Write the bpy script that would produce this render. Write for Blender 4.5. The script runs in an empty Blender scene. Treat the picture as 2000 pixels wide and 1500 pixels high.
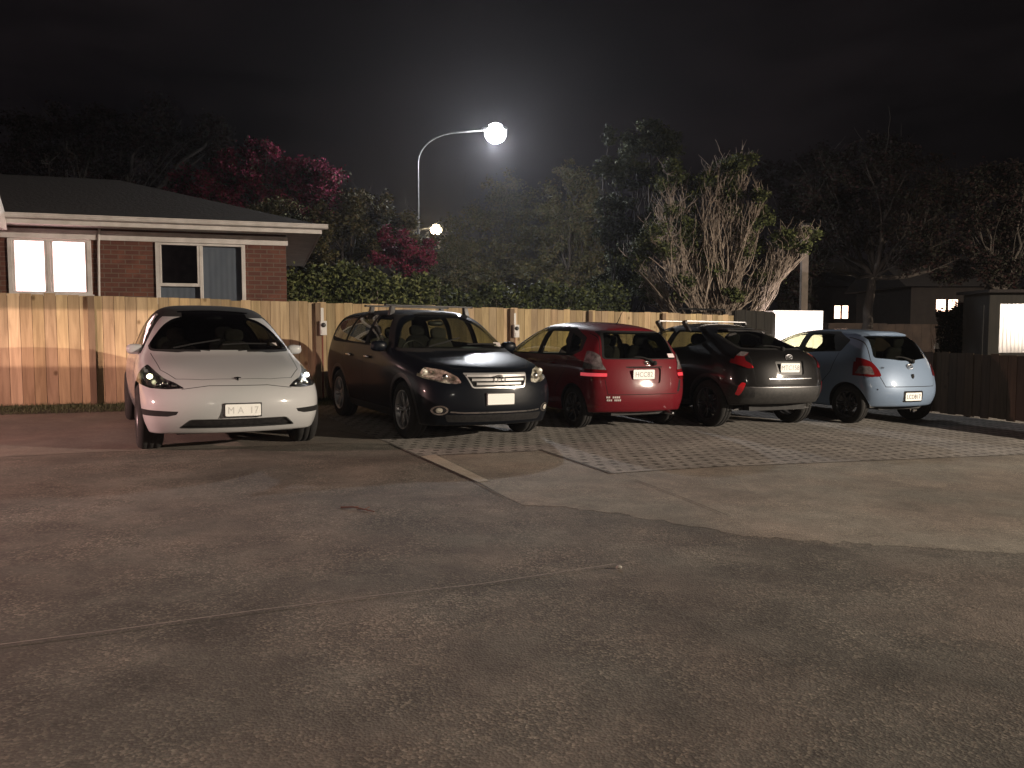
import bpy, bmesh, math, random
from mathutils import Vector, Matrix
D = bpy.data
SC = bpy.context.scene
COL = SC.collection
R = math.radians

# ---------------------------------------------------------------- camera
F_PX, CAMZ = 1555.0, 1.4
PITCH = math.atan(100 / F_PX)
cd = D.cameras.new('camera'); cam = D.objects.new('camera', cd); COL.objects.link(cam)
cd.sensor_width = 36; cd.lens = 36 * F_PX / 2000; cd.clip_start = 0.05; cd.clip_end = 800
cam.location = (0, 0, CAMZ); cam.rotation_euler = (R(90) - PITCH, 0, 0)
SC.camera = cam
SC.render.engine = 'CYCLES'
SC.view_settings.view_transform = 'Standard'; SC.view_settings.look = 'None'
SC.view_settings.exposure = 0; SC.view_settings.gamma = 1
SC.cycles.use_denoising = True
SC.cycles.max_bounces = 7; SC.cycles.diffuse_bounces = 3; SC.cycles.glossy_bounces = 4
SC.cycles.transparent_max_bounces = 24; SC.cycles.volume_bounces = 0
SC.cycles.sample_clamp_indirect = 4
SC.cycles.caustics_reflective = False; SC.cycles.caustics_refractive = False

def ray(px, py):
    v = Vector(((px - 1000) / F_PX, -(py - 750) / F_PX, -1))
    return Matrix.Rotation(R(90) - PITCH, 3, 'X') @ v
def at(px, py, Y):                    # point seen at photo pixel px,py at world distance Y
    d = ray(px, py); return Vector((0, 0, CAMZ)) + d * (Y / d.y)
SX, SY = -0.018, 0.0064               # the car park falls to one side
def gz(x, y): return SX * x + SY * y
def gp(px, py):
    d = ray(px, py); t = -CAMZ / (d.z - SX * d.x - SY * d.y)
    return Vector((0, 0, CAMZ)) + d * t

# ---------------------------------------------------------------- world (night sky with faint lit cloud)
W = D.worlds.new('World'); SC.world = W; W.use_nodes = True
nt = W.node_tree; nt.nodes.clear()
def nn(nt, t, **k):
    n = nt.nodes.new(t)
    for a, b in k.items():
        if a.startswith('i_'): n.inputs[a[2:].replace('_', ' ')].default_value = b
        else: setattr(n, a, b)
    return n
out = nn(nt, 'ShaderNodeOutputWorld'); bg = nn(nt, 'ShaderNodeBackground')
sky = nn(nt, 'ShaderNodeTexSky'); sky.sky_type = 'NISHITA'; sky.sun_disc = False
sky.sun_elevation = R(-6); sky.sun_rotation = R(200)
tc = nn(nt, 'ShaderNodeTexCoord'); mp = nn(nt, 'ShaderNodeMapping'); mp.inputs['Scale'].default_value = (1, 1, 3.2)
no = nn(nt, 'ShaderNodeTexNoise'); no.inputs['Scale'].default_value = 2.3; no.inputs['Detail'].default_value = 5; no.inputs['Roughness'].default_value = .55
cr = nn(nt, 'ShaderNodeValToRGB')
cr.color_ramp.elements[0].position = .38; cr.color_ramp.elements[0].color = (.0004, .0004, .0008, 1)
cr.color_ramp.elements[1].position = .75; cr.color_ramp.elements[1].color = (.0095, .0072, .0080, 1)
mx = nn(nt, 'ShaderNodeMix'); mx.data_type = 'RGBA'; mx.blend_type = 'ADD'; mx.inputs[0].default_value = .01
nt.links.new(tc.outputs['Generated'], mp.inputs[0]); nt.links.new(mp.outputs[0], no.inputs['Vector'])
nt.links.new(no.outputs[0], cr.inputs[0]); nt.links.new(cr.outputs[0], mx.inputs[6]); nt.links.new(sky.outputs[0], mx.inputs[7])
nt.links.new(mx.outputs[2], bg.inputs[0]); bg.inputs[1].default_value = 1.0; nt.links.new(bg.outputs[0], out.inputs[0])

# ---------------------------------------------------------------- helpers
def link(o, parent=None):
    COL.objects.link(o)
    if parent is not None: o.parent = parent
    return o
def tag(o, label=None, cat=None, group=None, kind=None):
    for k, v in (('label', label), ('category', cat), ('group', group), ('kind', kind)):
        if v: o[k] = v
    return o
def empty(name, loc, label, cat, group=None, rz=0):
    o = D.objects.new(name, None); link(o); o.location = loc; o.rotation_euler = (0, 0, rz)
    o.empty_display_size = .2
    return tag(o, label, cat, group)
def copy_tree(o, parent=None):
    c = o.copy(); link(c)
    if parent is not None: c.parent = parent
    for ch in list(o.children): copy_tree(ch, c)
    return c

class MB:
    def __init__(s): s.v = []; s.f = []
    def add(s, vs, fs):
        n = len(s.v); s.v += [tuple(v) for v in vs]; s.f += [tuple(i + n for i in f) for f in fs]
    def box(s, a, b, M=None):
        x0, y0, z0 = a; x1, y1, z1 = b
        vs = [Vector(p) for p in ((x0,y0,z0),(x1,y0,z0),(x1,y1,z0),(x0,y1,z0),(x0,y0,z1),(x1,y0,z1),(x1,y1,z1),(x0,y1,z1))]
        if M: vs = [M @ v for v in vs]
        s.add(vs, [(3,2,1,0),(4,5,6,7),(0,1,5,4),(1,2,6,5),(2,3,7,6),(3,0,4,7)])
    def quad(s, *p): s.add(p, [tuple(range(len(p)))])
    def tube(s, pts, rad, n=8, cap=True):
        pts = [Vector(p) for p in pts]; m = len(pts)
        if not hasattr(rad, '__len__'): rad = [rad] * m
        u = None; rings = []
        for i, p in enumerate(pts):
            t = (pts[min(i+1, m-1)] - pts[max(i-1, 0)]).normalized()
            if u is None: u = t.orthogonal().normalized()
            else: u = (u - t * u.dot(t)).normalized() if (u - t * u.dot(t)).length > 1e-6 else t.orthogonal().normalized()
            w = t.cross(u)
            rings.append([p + (u * math.cos(2*math.pi*k/n) + w * math.sin(2*math.pi*k/n)) * rad[i] for k in range(n)])
        vs = [v for r in rings for v in r]; fs = []
        for i in range(m-1):
            for k in range(n): fs.append((i*n+k, i*n+(k+1)%n, (i+1)*n+(k+1)%n, (i+1)*n+k))
        if cap: fs.append(tuple(reversed(range(n)))); fs.append(tuple((m-1)*n+k for k in range(n)))
        s.add(vs, fs)
    def lathe(s, prof, n=32, M=None, axis='y'):      # prof: (radius, offset along axis)
        vs = []; m = len(prof)
        for k in range(n):
            a = 2*math.pi*k/n
            for r, h in prof:
                v = Vector((r*math.cos(a), h, r*math.sin(a))) if axis == 'y' else Vector((r*math.cos(a), r*math.sin(a), h))
                vs.append(M @ v if M else v)
        fs = []
        for k in range(n):
            for i in range(m-1): fs.append((k*m+i, k*m+i+1, ((k+1)%n)*m+i+1, ((k+1)%n)*m+i))
        s.add(vs, fs)
    def sup(s, c, r, e=2.6, n=14, M=None):            # superellipsoid
        vs = []; fs = []; q = lambda v: math.copysign(abs(v)**(2/e), v)
        for i in range(n+1):
            ph = -math.pi/2 + math.pi*i/n
            for k in range(2*n):
                th = math.pi*k/n
                v = Vector((c[0]+r[0]*q(math.cos(ph))*q(math.cos(th)), c[1]+r[1]*q(math.cos(ph))*q(math.sin(th)), c[2]+r[2]*q(math.sin(ph))))
                vs.append(M @ v if M else v)
        for i in range(n):
            for k in range(2*n): fs.append((i*2*n+k, i*2*n+(k+1)%(2*n), (i+1)*2*n+(k+1)%(2*n), (i+1)*2*n+k))
        s.add(vs, fs)
    def build(s, name, mat, parent=None, smooth=False, bevel=0):
        me = D.meshes.new(name); me.from_pydata(s.v, [], s.f); me.materials.append(mat)
        if smooth:
            me.polygons.foreach_set('use_smooth', [True]*len(me.polygons))
        me.update()
        o = D.objects.new(name, me); link(o, parent)
        if bevel:
            b = o.modifiers.new('b', 'BEVEL'); b.width = bevel; b.segments = 2; b.limit_method = 'ANGLE'
        return o

def mat(name, col=(.5,.5,.5), rough=.5, metal=0, coat=0, emit=None, es=0, spec=.5):
    m = D.materials.new(name); m.use_nodes = True; p = m.node_tree.nodes['Principled BSDF']
    p.inputs['Base Color'].default_value = (*col, 1); p.inputs['Roughness'].default_value = rough
    p.inputs['Metallic'].default_value = metal; p.inputs['Coat Weight'].default_value = coat; p.inputs['Coat Roughness'].default_value = .04
    p.inputs['Specular IOR Level'].default_value = spec
    if emit: p.inputs['Emission Color'].default_value = (*emit, 1); p.inputs['Emission Strength'].default_value = es
    return m
def noisy(name, c1, c2, scale=5, rough=.8, detail=6, bump=0, bscale=None, stretch=None, coord='Object', lo=.35, hi=.65, metal=0, coat=0, bdist=.01):
    m = mat(name, c1, rough, metal, coat); nt = m.node_tree; p = nt.nodes['Principled BSDF']
    tc = nn(nt, 'ShaderNodeTexCoord'); mp = nn(nt, 'ShaderNodeMapping'); n = nn(nt, 'ShaderNodeTexNoise')
    n.inputs['Scale'].default_value = scale; n.inputs['Detail'].default_value = detail
    if stretch: mp.inputs['Scale'].default_value = stretch
    cr = nn(nt, 'ShaderNodeValToRGB'); e = cr.color_ramp.elements
    e[0].position = lo; e[0].color = (*c1, 1); e[1].position = hi; e[1].color = (*c2, 1)
    nt.links.new(tc.outputs[coord], mp.inputs[0]); nt.links.new(mp.outputs[0], n.inputs['Vector'])
    nt.links.new(n.outputs[0], cr.inputs[0]); nt.links.new(cr.outputs[0], p.inputs['Base Color'])
    if bump:
        b = nn(nt, 'ShaderNodeBump'); b.inputs['Strength'].default_value = bump; b.inputs['Distance'].default_value = bdist
        n2 = nn(nt, 'ShaderNodeTexNoise'); n2.inputs['Scale'].default_value = bscale or scale*6; n2.inputs['Detail'].default_value = 5
        nt.links.new(mp.outputs[0], n2.inputs['Vector'])
        nt.links.new(n2.outputs[0], b.inputs['Height']); nt.links.new(b.outputs[0], p.inputs['Normal'])
    return m
def glass(name, tint=(.6,.62,.6), refl=1.0, rough=.02):
    m = D.materials.new(name); m.use_nodes = True; nt = m.node_tree; nt.nodes.clear()
    o = nn(nt, 'ShaderNodeOutputMaterial'); t = nn(nt, 'ShaderNodeBsdfTransparent'); g = nn(nt, 'ShaderNodeBsdfGlossy')
    lw = nn(nt, 'ShaderNodeLayerWeight'); lw.inputs[0].default_value = .5; pw = nn(nt, 'ShaderNodeMath'); pw.operation = 'POWER'; pw.inputs[1].default_value = 5
    fr = nn(nt, 'ShaderNodeMapRange'); fr.inputs[3].default_value = .045; fr.inputs[4].default_value = 1.0; mx = nn(nt, 'ShaderNodeMixShader')
    nt.links.new(lw.outputs['Facing'], pw.inputs[0]); nt.links.new(pw.outputs[0], fr.inputs[0])
    t.inputs[0].default_value = (*tint, 1); g.inputs['Roughness'].default_value = rough; g.inputs[0].default_value = (refl, refl, refl, 1)
    nt.links.new(fr.outputs[0], mx.inputs[0]); nt.links.new(t.outputs[0], mx.inputs[1]); nt.links.new(g.outputs[0], mx.inputs[2])
    nt.links.new(mx.outputs[0], o.inputs[0]); return m

M = {}
M['chrome'] = mat('chrome', (.75,.75,.75), .12, 1)
M['grillechrome'] = mat('grille_chrome', (.80,.80,.80), .28, .7)
M['silver'] = mat('silver', (.30,.30,.31), .35, 1)
M['rimsilver'] = mat('rim_silver', (.42,.42,.43), .35, .8)
M['rimdark'] = mat('rim_dark', (.05,.05,.055), .35, .5)
M['rubber'] = noisy('rubber', (.008,.008,.008), (.017,.016,.015), 14, .9)
M['blackpl'] = noisy('black_plastic', (.012,.012,.013), (.028,.027,.027), 30, .45)
M['cladding'] = noisy('grey_cladding', (.026,.026,.026), (.042,.041,.040), 25, .5, bump=.2, bscale=300, bdist=.001)
M['gap'] = mat('panel_gap', (.004,.004,.004), .9)
M['interior'] = noisy('interior_trim', (.012,.012,.013), (.03,.03,.03), 8, .8)
M['seat'] = noisy('seat_fabric', (.018,.017,.016), (.034,.031,.029), 20, .9)
M['plate'] = mat('number_plate_white', (.93,.93,.9), .35, coat=.3)
M['ink'] = mat('plate_ink', (.03,.03,.03), .5)
M['paleink'] = mat('pale_plate_ink', (.62,.62,.60), .5)  # pale, so the lettering barely reads
M['faintink'] = mat('mid_grey_plate_ink', (.34,.34,.33), .5)  # grey, so the lettering reads faintly
M['redlens'] = mat('red_lens', (.14,.006,.008), .12, coat=1)
M['redlit'] = mat('lit_red_lens', (.5,.02,.03), .2, emit=(1,.12,.14), es=.5)
M['reddim'] = mat('red_lens_added_glow', (.5,.015,.02), .15, coat=1, emit=(1,.02,.03), es=.07)
M['clearlens'] = noisy('pale_lens', (.16,.13,.135), (.42,.38,.38), 14, .15, metal=.5, coat=1)
M['amber'] = mat('amber_lens', (.5,.16,.03), .15, coat=1)
M['lampglass'] = glass('lamp_cover_glass', (.93,.93,.92))
M['screen'] = glass('windscreen_glass', (.52,.55,.48))
M['darkscreen'] = glass('tinted_windscreen_glass', (.22,.23,.22))
M['sideglass'] = glass('side_window_glass', (.72,.74,.60))
M['privacy'] = glass('privacy_glass', (.30,.32,.29))
M['dark_reflector'] = mat('dark_reflector', (.06,.06,.065), .25, .6)
M['reflector'] = noisy('reflector', (.35,.32,.26), (.95,.92,.82), 26, .4, metal=.25)
M['lampglint'] = mat('glowing_glint', (.9,.9,.8), .3, emit=(1,.97,.85), es=9)  # emission imitates a reflected glint
M['lampglinty'] = mat('glowing_yellowish_glint', (.9,.9,.6), .3, emit=(1,.95,.55), es=9)
M['sticker'] = mat('white_sticker', (.75,.6,.62), .6)
M['whitesticker'] = mat('grey_white_sticker', (.55,.5,.48), .6)

def paint(name, c, metal=.15, coatw=1.0, rough=.42):
    m = mat(name, c, rough, metal, coatw, spec=.12); p = m.node_tree.nodes['Principled BSDF']; nt = m.node_tree
    p.inputs['Coat Roughness'].default_value = .05
    tc = nn(nt, 'ShaderNodeTexCoord'); n = nn(nt, 'ShaderNodeTexNoise'); n.inputs['Scale'].default_value = 3.2; n.inputs['Detail'].default_value = 8
    r = nn(nt, 'ShaderNodeMapRange'); r.inputs[1].default_value = .3; r.inputs[2].default_value = .7; r.inputs[3].default_value = .03; r.inputs[4].default_value = .13
    nt.links.new(tc.outputs['Object'], n.inputs['Vector']); nt.links.new(n.outputs[0], r.inputs[0]); nt.links.new(r.outputs[0], p.inputs['Coat Roughness'])
    return m

# ---------------------------------------------------------------- car builder
def roundpoly(pts, r, n=3):
    res = []; m = len(pts)
    for i in range(m):
        p = Vector(pts[i]).to_2d(); a = Vector(pts[i-1]).to_2d(); b = Vector(pts[(i+1) % m]).to_2d()
        rr = min(r, (a-p).length*.45, (b-p).length*.45)
        if rr < 1e-4: res.append(tuple(p)); continue
        s = p + (a-p).normalized()*rr; e = p + (b-p).normalized()*rr
        for k in range(n+1):
            t = k/n; q = s*(1-t)**2 + p*2*t*(1-t) + e*t*t; res.append((q.x, q.y))
    return res
def inpoly(x, y, P):
    c = False; j = len(P)-1
    for i in range(len(P)):
        if (P[i][1] > y) != (P[j][1] > y) and x < (P[j][0]-P[i][0])*(y-P[i][1])/(P[j][1]-P[i][1])+P[i][0]: c = not c
        j = i
    return c

class Car:
    """Body grown from a cage of columns (front to rear, x rearward, z up), then cut along panel outlines into parts."""
    def __init__(s, L, Wd, H, zb, cols, front, rear, crease=()):
        # column: dict(x=[5], y=[5], z=[5], xc, xm, zc)
        s.mats = []; s.parts = {0: dict(name='body', parent=None, off=0, walls=False)}
        s.L, s.W, s.H = L, Wd, H
        bm = bmesh.new(); V = {}
        def vert(key, co):
            V[key] = bm.verts.new(co); return V[key]
        n = len(cols)
        for i, c in enumerate(cols):
            for k in range(5):
                for sg in (1, -1): vert(('s', i, k, sg), (c['x'][k], c['y'][k]*sg, c['z'][k]))
            for sg in (1, -1):
                vert(('t', i, sg), (c.get('xm', c['xc']*.75+c['x'][4]*.25), c['y'][4]*.55*sg, c['z'][4]+(c['zc']-c['z'][4])*.8))
                vert(('b', i, sg), (c['x'][0], c['y'][0]*.5*sg, c['z'][0]-.0))
            vert(('t', i, 0), (c['xc'], 0, c['zc'])); vert(('b', i, 0), (c['x'][0], 0, c['z'][0]))
        for nm, cap, i in (('f', front, 0), ('r', rear, n-1)):
            for k in range(1, 4):
                x, z, bow = cap[k]
                vert((nm, k, 0), (x, 0, z))
                for sg in (1, -1): vert((nm, k, sg), (x+bow, cols[i]['y'][k]*.58*sg, z))
            for sg in (1, -1):
                V[('b', i, sg)].co.x = cap[0][0]+cap[0][2]; V[('t', i, sg)].co.x = cap[4][0]+cap[4][2]
                V[('t', i, sg)].co.z = cap[4][1]*.8 + cols[i]['z'][4]*.2
            V[('b', i, 0)].co.x = cap[0][0]; V[('t', i, 0)].co.x = cap[4][0]; V[('t', i, 0)].co.z = cap[4][1]
        def q(*k):
            try: bm.faces.new([V[a] for a in k])
            except ValueError: pass
        for i in range(n-1):
            for k in range(4):
                q(('s',i,k,1),('s',i,k+1,1),('s',i+1,k+1,1),('s',i+1,k,1))
                q(('s',i,k,-1),('s',i+1,k,-1),('s',i+1,k+1,-1),('s',i,k+1,-1))
            q(('s',i,4,1),('t',i,1),('t',i+1,1),('s',i+1,4,1)); q(('t',i,1),('t',i,0),('t',i+1,0),('t',i+1,1))
            q(('t',i,0),('t',i,-1),('t',i+1,-1),('t',i+1,0)); q(('t',i,-1),('s',i,4,-1),('s',i+1,4,-1),('t',i+1,-1))
            q(('s',i,0,1),('s',i+1,0,1),('b',i+1,1),('b',i,1)); q(('b',i,1),('b',i+1,1),('b',i+1,0),('b',i,0))
            q(('b',i,0),('b',i+1,0),('b',i+1,-1),('b',i,-1)); q(('b',i,-1),('b',i+1,-1),('s',i+1,0,-1),('s',i,0,-1))
        for nm, i, fl in (('f', 0, False), ('r', n-1, True)):
            def g(k, j):
                if j in (2, -2): return ('s', i, k, 1 if j > 0 else -1)
                if k == 0: return ('b', i, j)
                if k == 4: return ('t', i, j)
                return (nm, k, j)
            for k in range(4):
                for a, b in ((2,1),(1,0),(0,-1),(-1,-2)):
                    ks = (g(k,a), g(k,b), g(k+1,b), g(k+1,a)); q(*(reversed(ks) if fl else ks))
        bmesh.ops.recalc_face_normals(bm, faces=bm.faces)
        cl = bm.edges.layers.float.new('crease_edge')
        def crease(a, b, v):
            e = bm.edges.get((V[a], V[b]))
            if e: e[cl] = v
        for spec in crease_list(crease, n): 
            for a, b, v in spec: crease(a, b, v)
        me = D.meshes.new('cage'); bm.to_mesh(me); bm.free()
        o = D.objects.new('cage', me); link(o)
        md = o.modifiers.new('s', 'SUBSURF'); md.levels = 3; md.render_levels = 3
        bpy.context.view_layer.update()
        me2 = D.meshes.new_from_object(o.evaluated_get(bpy.context.evaluated_depsgraph_get()))
        D.objects.remove(o); D.meshes.remove(me)
        bm = bmesh.new(); bm.from_mesh(me2); D.meshes.remove(me2)
        xs = [v.co.x for v in bm.verts]; ys = [v.co.y for v in bm.verts]; zs = [v.co.z for v in bm.verts]
        x0, x1, z0, z1, ym = min(xs), max(xs), min(zs), max(zs), max(ys)
        for v in bm.verts:
            v.co = ((v.co.x-x0)/(x1-x0)*L, v.co.y*Wd/ym, zb+(v.co.z-z0)/(z1-z0)*(H-zb))
        s.bm = bm
        s.pid = bm.faces.layers.int.new('pid'); s.mt = bm.faces.layers.int.new('mt')
        bm.normal_update()
        from mathutils.bvhtree import BVHTree
        s.bvh = BVHTree.FromBMesh(bm)
        s.cache = {}
        for f in bm.faces: s.remember(f)
    def remember(s, f):
        xs = [v.co.x for v in f.verts]; ys = [v.co.y for v in f.verts]; zs = [v.co.z for v in f.verts]; n = f.normal
        s.cache[f] = ((min(xs), min(ys), min(zs)), (max(xs), max(ys), max(zs)), (n.x, n.y, n.z))
    def mi(s, m):
        if m not in s.mats: s.mats.append(m)
        return s.mats.index(m)
    def hit(s, view, a, b):
        o, d = {'front': (Vector((-3,a,b)), Vector((1,0,0))), 'rear': (Vector((9,a,b)), Vector((-1,0,0))),
                'side': (Vector((a,4,b)), Vector((0,-1,0))), 'side-': (Vector((a,-4,b)), Vector((0,1,0))), 'top': (Vector((a,b,5)), Vector((0,0,-1)))}[view]
        h = s.bvh.ray_cast(o, d); return h[0], h[1]
    def part(s, name, parent=0, off=0, walls=False, label=None, housing=None):
        i = len(s.parts); s.parts[i] = dict(name=name, parent=parent, off=off, walls=walls, label=label, housing=housing); return i
    def cut(s, view, P, pid=None, m=None, rng=None, only=None, nmin=.1, keep=()):
        bm = s.bm
        ia, ib = {'front': (1,2), 'rear': (1,2), 'side': (0,2), 'side-': (0,2), 'top': (0,1)}[view]
        na, sg = {'front': (0,-1), 'rear': (0,1), 'side': (1,1), 'side-': (1,-1), 'top': (2,1)}[view]
        area = sum(P[i-1][0]*P[i][1]-P[i][0]*P[i-1][1] for i in range(len(P)))
        if area < 0: P = P[::-1]
        a0, a1 = min(p[0] for p in P), max(p[0] for p in P); b0, b1 = min(p[1] for p in P), max(p[1] for p in P)
        S = []
        for f, (lo, hi, nr) in s.cache.items():
            if nr[na]*sg < nmin or hi[ia] < a0 or lo[ia] > a1 or hi[ib] < b0 or lo[ib] > b1: continue
            if only is not None and f[s.pid] not in only: continue
            if rng:
                cx = f.calc_center_median()
                if not (rng[0] <= cx.x <= rng[1]): continue
            if 'side' in view and f.calc_center_median().y*sg < 0: continue
            S.append(f)
        n = len(P); convex = True
        for i in range(n):
            p, q_, r_ = P[i-1], P[i], P[(i+1) % n]
            if (q_[0]-p[0])*(r_[1]-q_[1])-(q_[1]-p[1])*(r_[0]-q_[0]) < -1e-9: convex = False
        for i in range(n):
            p, q_ = P[i], P[(i+1) % n]
            dx, dy = q_[0]-p[0], q_[1]-p[1]
            if math.hypot(dx, dy) < 1e-6: continue
            co = [0,0,0]; no = [0,0,0]; co[ia], co[ib] = p; no[ia], no[ib] = dy, -dx   # outward for ccw
            co = Vector(co); no = Vector(no).normalized()
            if not S: return
            Sx = []; keepf = []
            for f in S:
                dd = [(v.co-co).dot(no) for v in f.verts]
                if max(dd) > 1e-5 and min(dd) < -1e-5: Sx.append(f)
                elif max(dd) <= 1e-5 or not convex: keepf.append(f)
            if Sx:
                onp = set()
                for e in {e for f in Sx for e in f.edges}:
                    v0, v1 = e.verts; d0 = (v0.co-co).dot(no); d1 = (v1.co-co).dot(no)
                    if abs(d0) < 1e-5: onp.add(v0)
                    if abs(d1) < 1e-5: onp.add(v1)
                    if d0*d1 < 0 and abs(d0) >= 1e-5 and abs(d1) >= 1e-5:
                        onp.add(bmesh.utils.edge_split(e, v0, d0/(d0-d1))[1])
                for f in Sx:
                    vv = [v for v in f.verts if v in onp]; pair = None; nv_ = len(f.verts)
                    if len(vv) >= 2:
                        vs_ = list(f.verts)
                        for x in range(len(vv)):
                            for y in range(x+1, len(vv)):
                                g = abs(vs_.index(vv[x])-vs_.index(vv[y]))
                                if g not in (1, nv_-1): pair = (vv[x], vv[y])
                    fs_ = [f]
                    if pair:
                        try:
                            nf = bmesh.utils.face_split(f, pair[0], pair[1])[0]
                            nf.normal_update(); s.remember(nf); fs_.append(nf); s.remember(f)
                        except (ValueError, TypeError): pass
                    for g in fs_:
                        if not convex or (g.calc_center_median()-co).dot(no) < 1e-6: keepf.append(g)
            S = keepf
        mi = s.mi(m) if m is not None else None
        for f in S:
            if not f.is_valid: continue
            c = f.calc_center_median()
            if convex or inpoly(c[ia], c[ib], P):
                if f[s.pid] in keep: continue
                if pid is not None: f[s.pid] = pid
                if mi is not None: f[s.mt] = mi
    def seam(s, view, pts, w=.008, m=None, closed=True, **k):
        n = len(pts)
        for i in range(n if closed else n-1):
            a = Vector(pts[i]); b = Vector(pts[(i+1) % n])
            if (b-a).length < 1e-4: continue
            t = (b-a).normalized()*(w*.3); nrm = Vector((-(b-a).y, (b-a).x)).normalized()*(w/2)
            s.cut(view, [tuple(a-t+nrm), tuple(a-t-nrm), tuple(b+t-nrm), tuple(b+t+nrm)], None, m or M['gap'], **k)
    def finish(s, root, inner=True):
        bm = s.bm; bm.normal_update(); objs = {}
        groups = {}
        for f in bm.faces: groups.setdefault(f[s.pid], []).append(f)
        for pid in sorted(groups):
            if pid < 0: continue
            info = s.parts[pid]; off = info['off']; idx = {}; vs = []; nr = []; fs = []; ms = []
            ecount = {}
            for f in groups[pid]:
                for v in f.verts:
                    if v.index not in idx or True:
                        if v not in idx: idx[v] = len(vs); vs.append(v.co+v.normal*off); nr.append(v.normal.copy())
                fs.append([idx[v] for v in f.verts]); ms.append(f[s.mt])
            border = []
            gset = set(groups[pid])
            for f in groups[pid]:
                for lp in f.loops:
                    if all(g is f or g not in gset for g in lp.edge.link_faces): border.append((lp.vert, lp.link_loop_next.vert))
            def mk(name, vs, fs, ms, nr, mats, parent):
                me = D.meshes.new(name); me.from_pydata([tuple(v) for v in vs], [], fs)
                for m_ in mats: me.materials.append(m_)
                me.polygons.foreach_set('material_index', ms); me.polygons.foreach_set('use_smooth', [True]*len(fs)); me.update()
                if nr: me.normals_split_custom_set_from_vertices([tuple(x) for x in nr])
                return link(D.objects.new(name, me), parent)
            if info['walls']:
                dep = -.012 if off >= 0 else .0
                for a, b in border:
                    na = len(vs); nm = (a.co-b.co).cross(a.normal).normalized()*-1
                    vs += [vs[idx[a]], vs[idx[b]], b.co+b.normal*dep, a.co+a.normal*dep]; nr += [nm]*4
                    fs.append([na+1, na, na+3, na+2]); ms.append(ms[0])
            used = sorted(set(ms)); mats = [s.mats[i] for i in used]; ms = [used.index(i) for i in ms]
            par = root if info['parent'] is None or info['parent'] == 0 else objs.get(info['parent'], root)
            o = mk(info['name'], vs, fs, ms, nr, mats, par); objs[pid] = o
            if info.get('label'): o['label'] = info['label']
            if info.get('housing'):
                hm, dep = info['housing']; hv = [v.co-v.normal*dep for v in idx]; hf = [list(f) for f in fs[:len(groups[pid])]]
                k0 = len(hv)
                for a, b in border:
                    n0 = len(hv); hv += [a.co-a.normal*.004, b.co-b.normal*.004, b.co-b.normal*dep, a.co-a.normal*dep]; hf.append([n0+1, n0, n0+3, n0+2])
                mk('lamp_housing', hv, hf, [0]*len(hf), None, [hm], o)
        if inner:
            mb = MB(); glassy = {M['screen'], M['darkscreen'], M['sideglass'], M['privacy']}; idx = {}; vs = []; fs = []
            for f in bm.faces:
                if f[s.pid] < 0 or s.mats[f[s.mt]] in glassy: continue
                c = f.calc_center_median()
                if s.parts[f[s.pid]]['name'] in ('headlight', 'grille', 'lower_grille'): continue
                for v in f.verts:
                    if v not in idx: idx[v] = len(vs); vs.append(v.co-v.normal*.035)
                fs.append([idx[v] for v in reversed(f.verts)])
            mb.add(vs, fs); mb.build('interior_lining', M['interior'], root, True)
        s.bm.free(); return objs

def crease_list(cr, n):
    out = []
    # sill and lower edges: keep them fairly tight
    out.append([(('s',i,0,g),('s',i+1,0,g),.6) for i in range(n-1) for g in (1,-1)])
    out.append([(('s',i,0,g),('b',i,g),.5) for i in (0,n-1) for g in (1,-1)] + [(('b',i,g),('b',i,0),.5) for i in (0,n-1) for g in (1,-1)])
    return out

def C(x, y, z, xc, zc, **k):
    if not hasattr(x, '__len__'): x = [x]*5
    return dict(x=list(x), y=list(y), z=list(z), xc=xc, zc=zc, **k)

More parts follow.
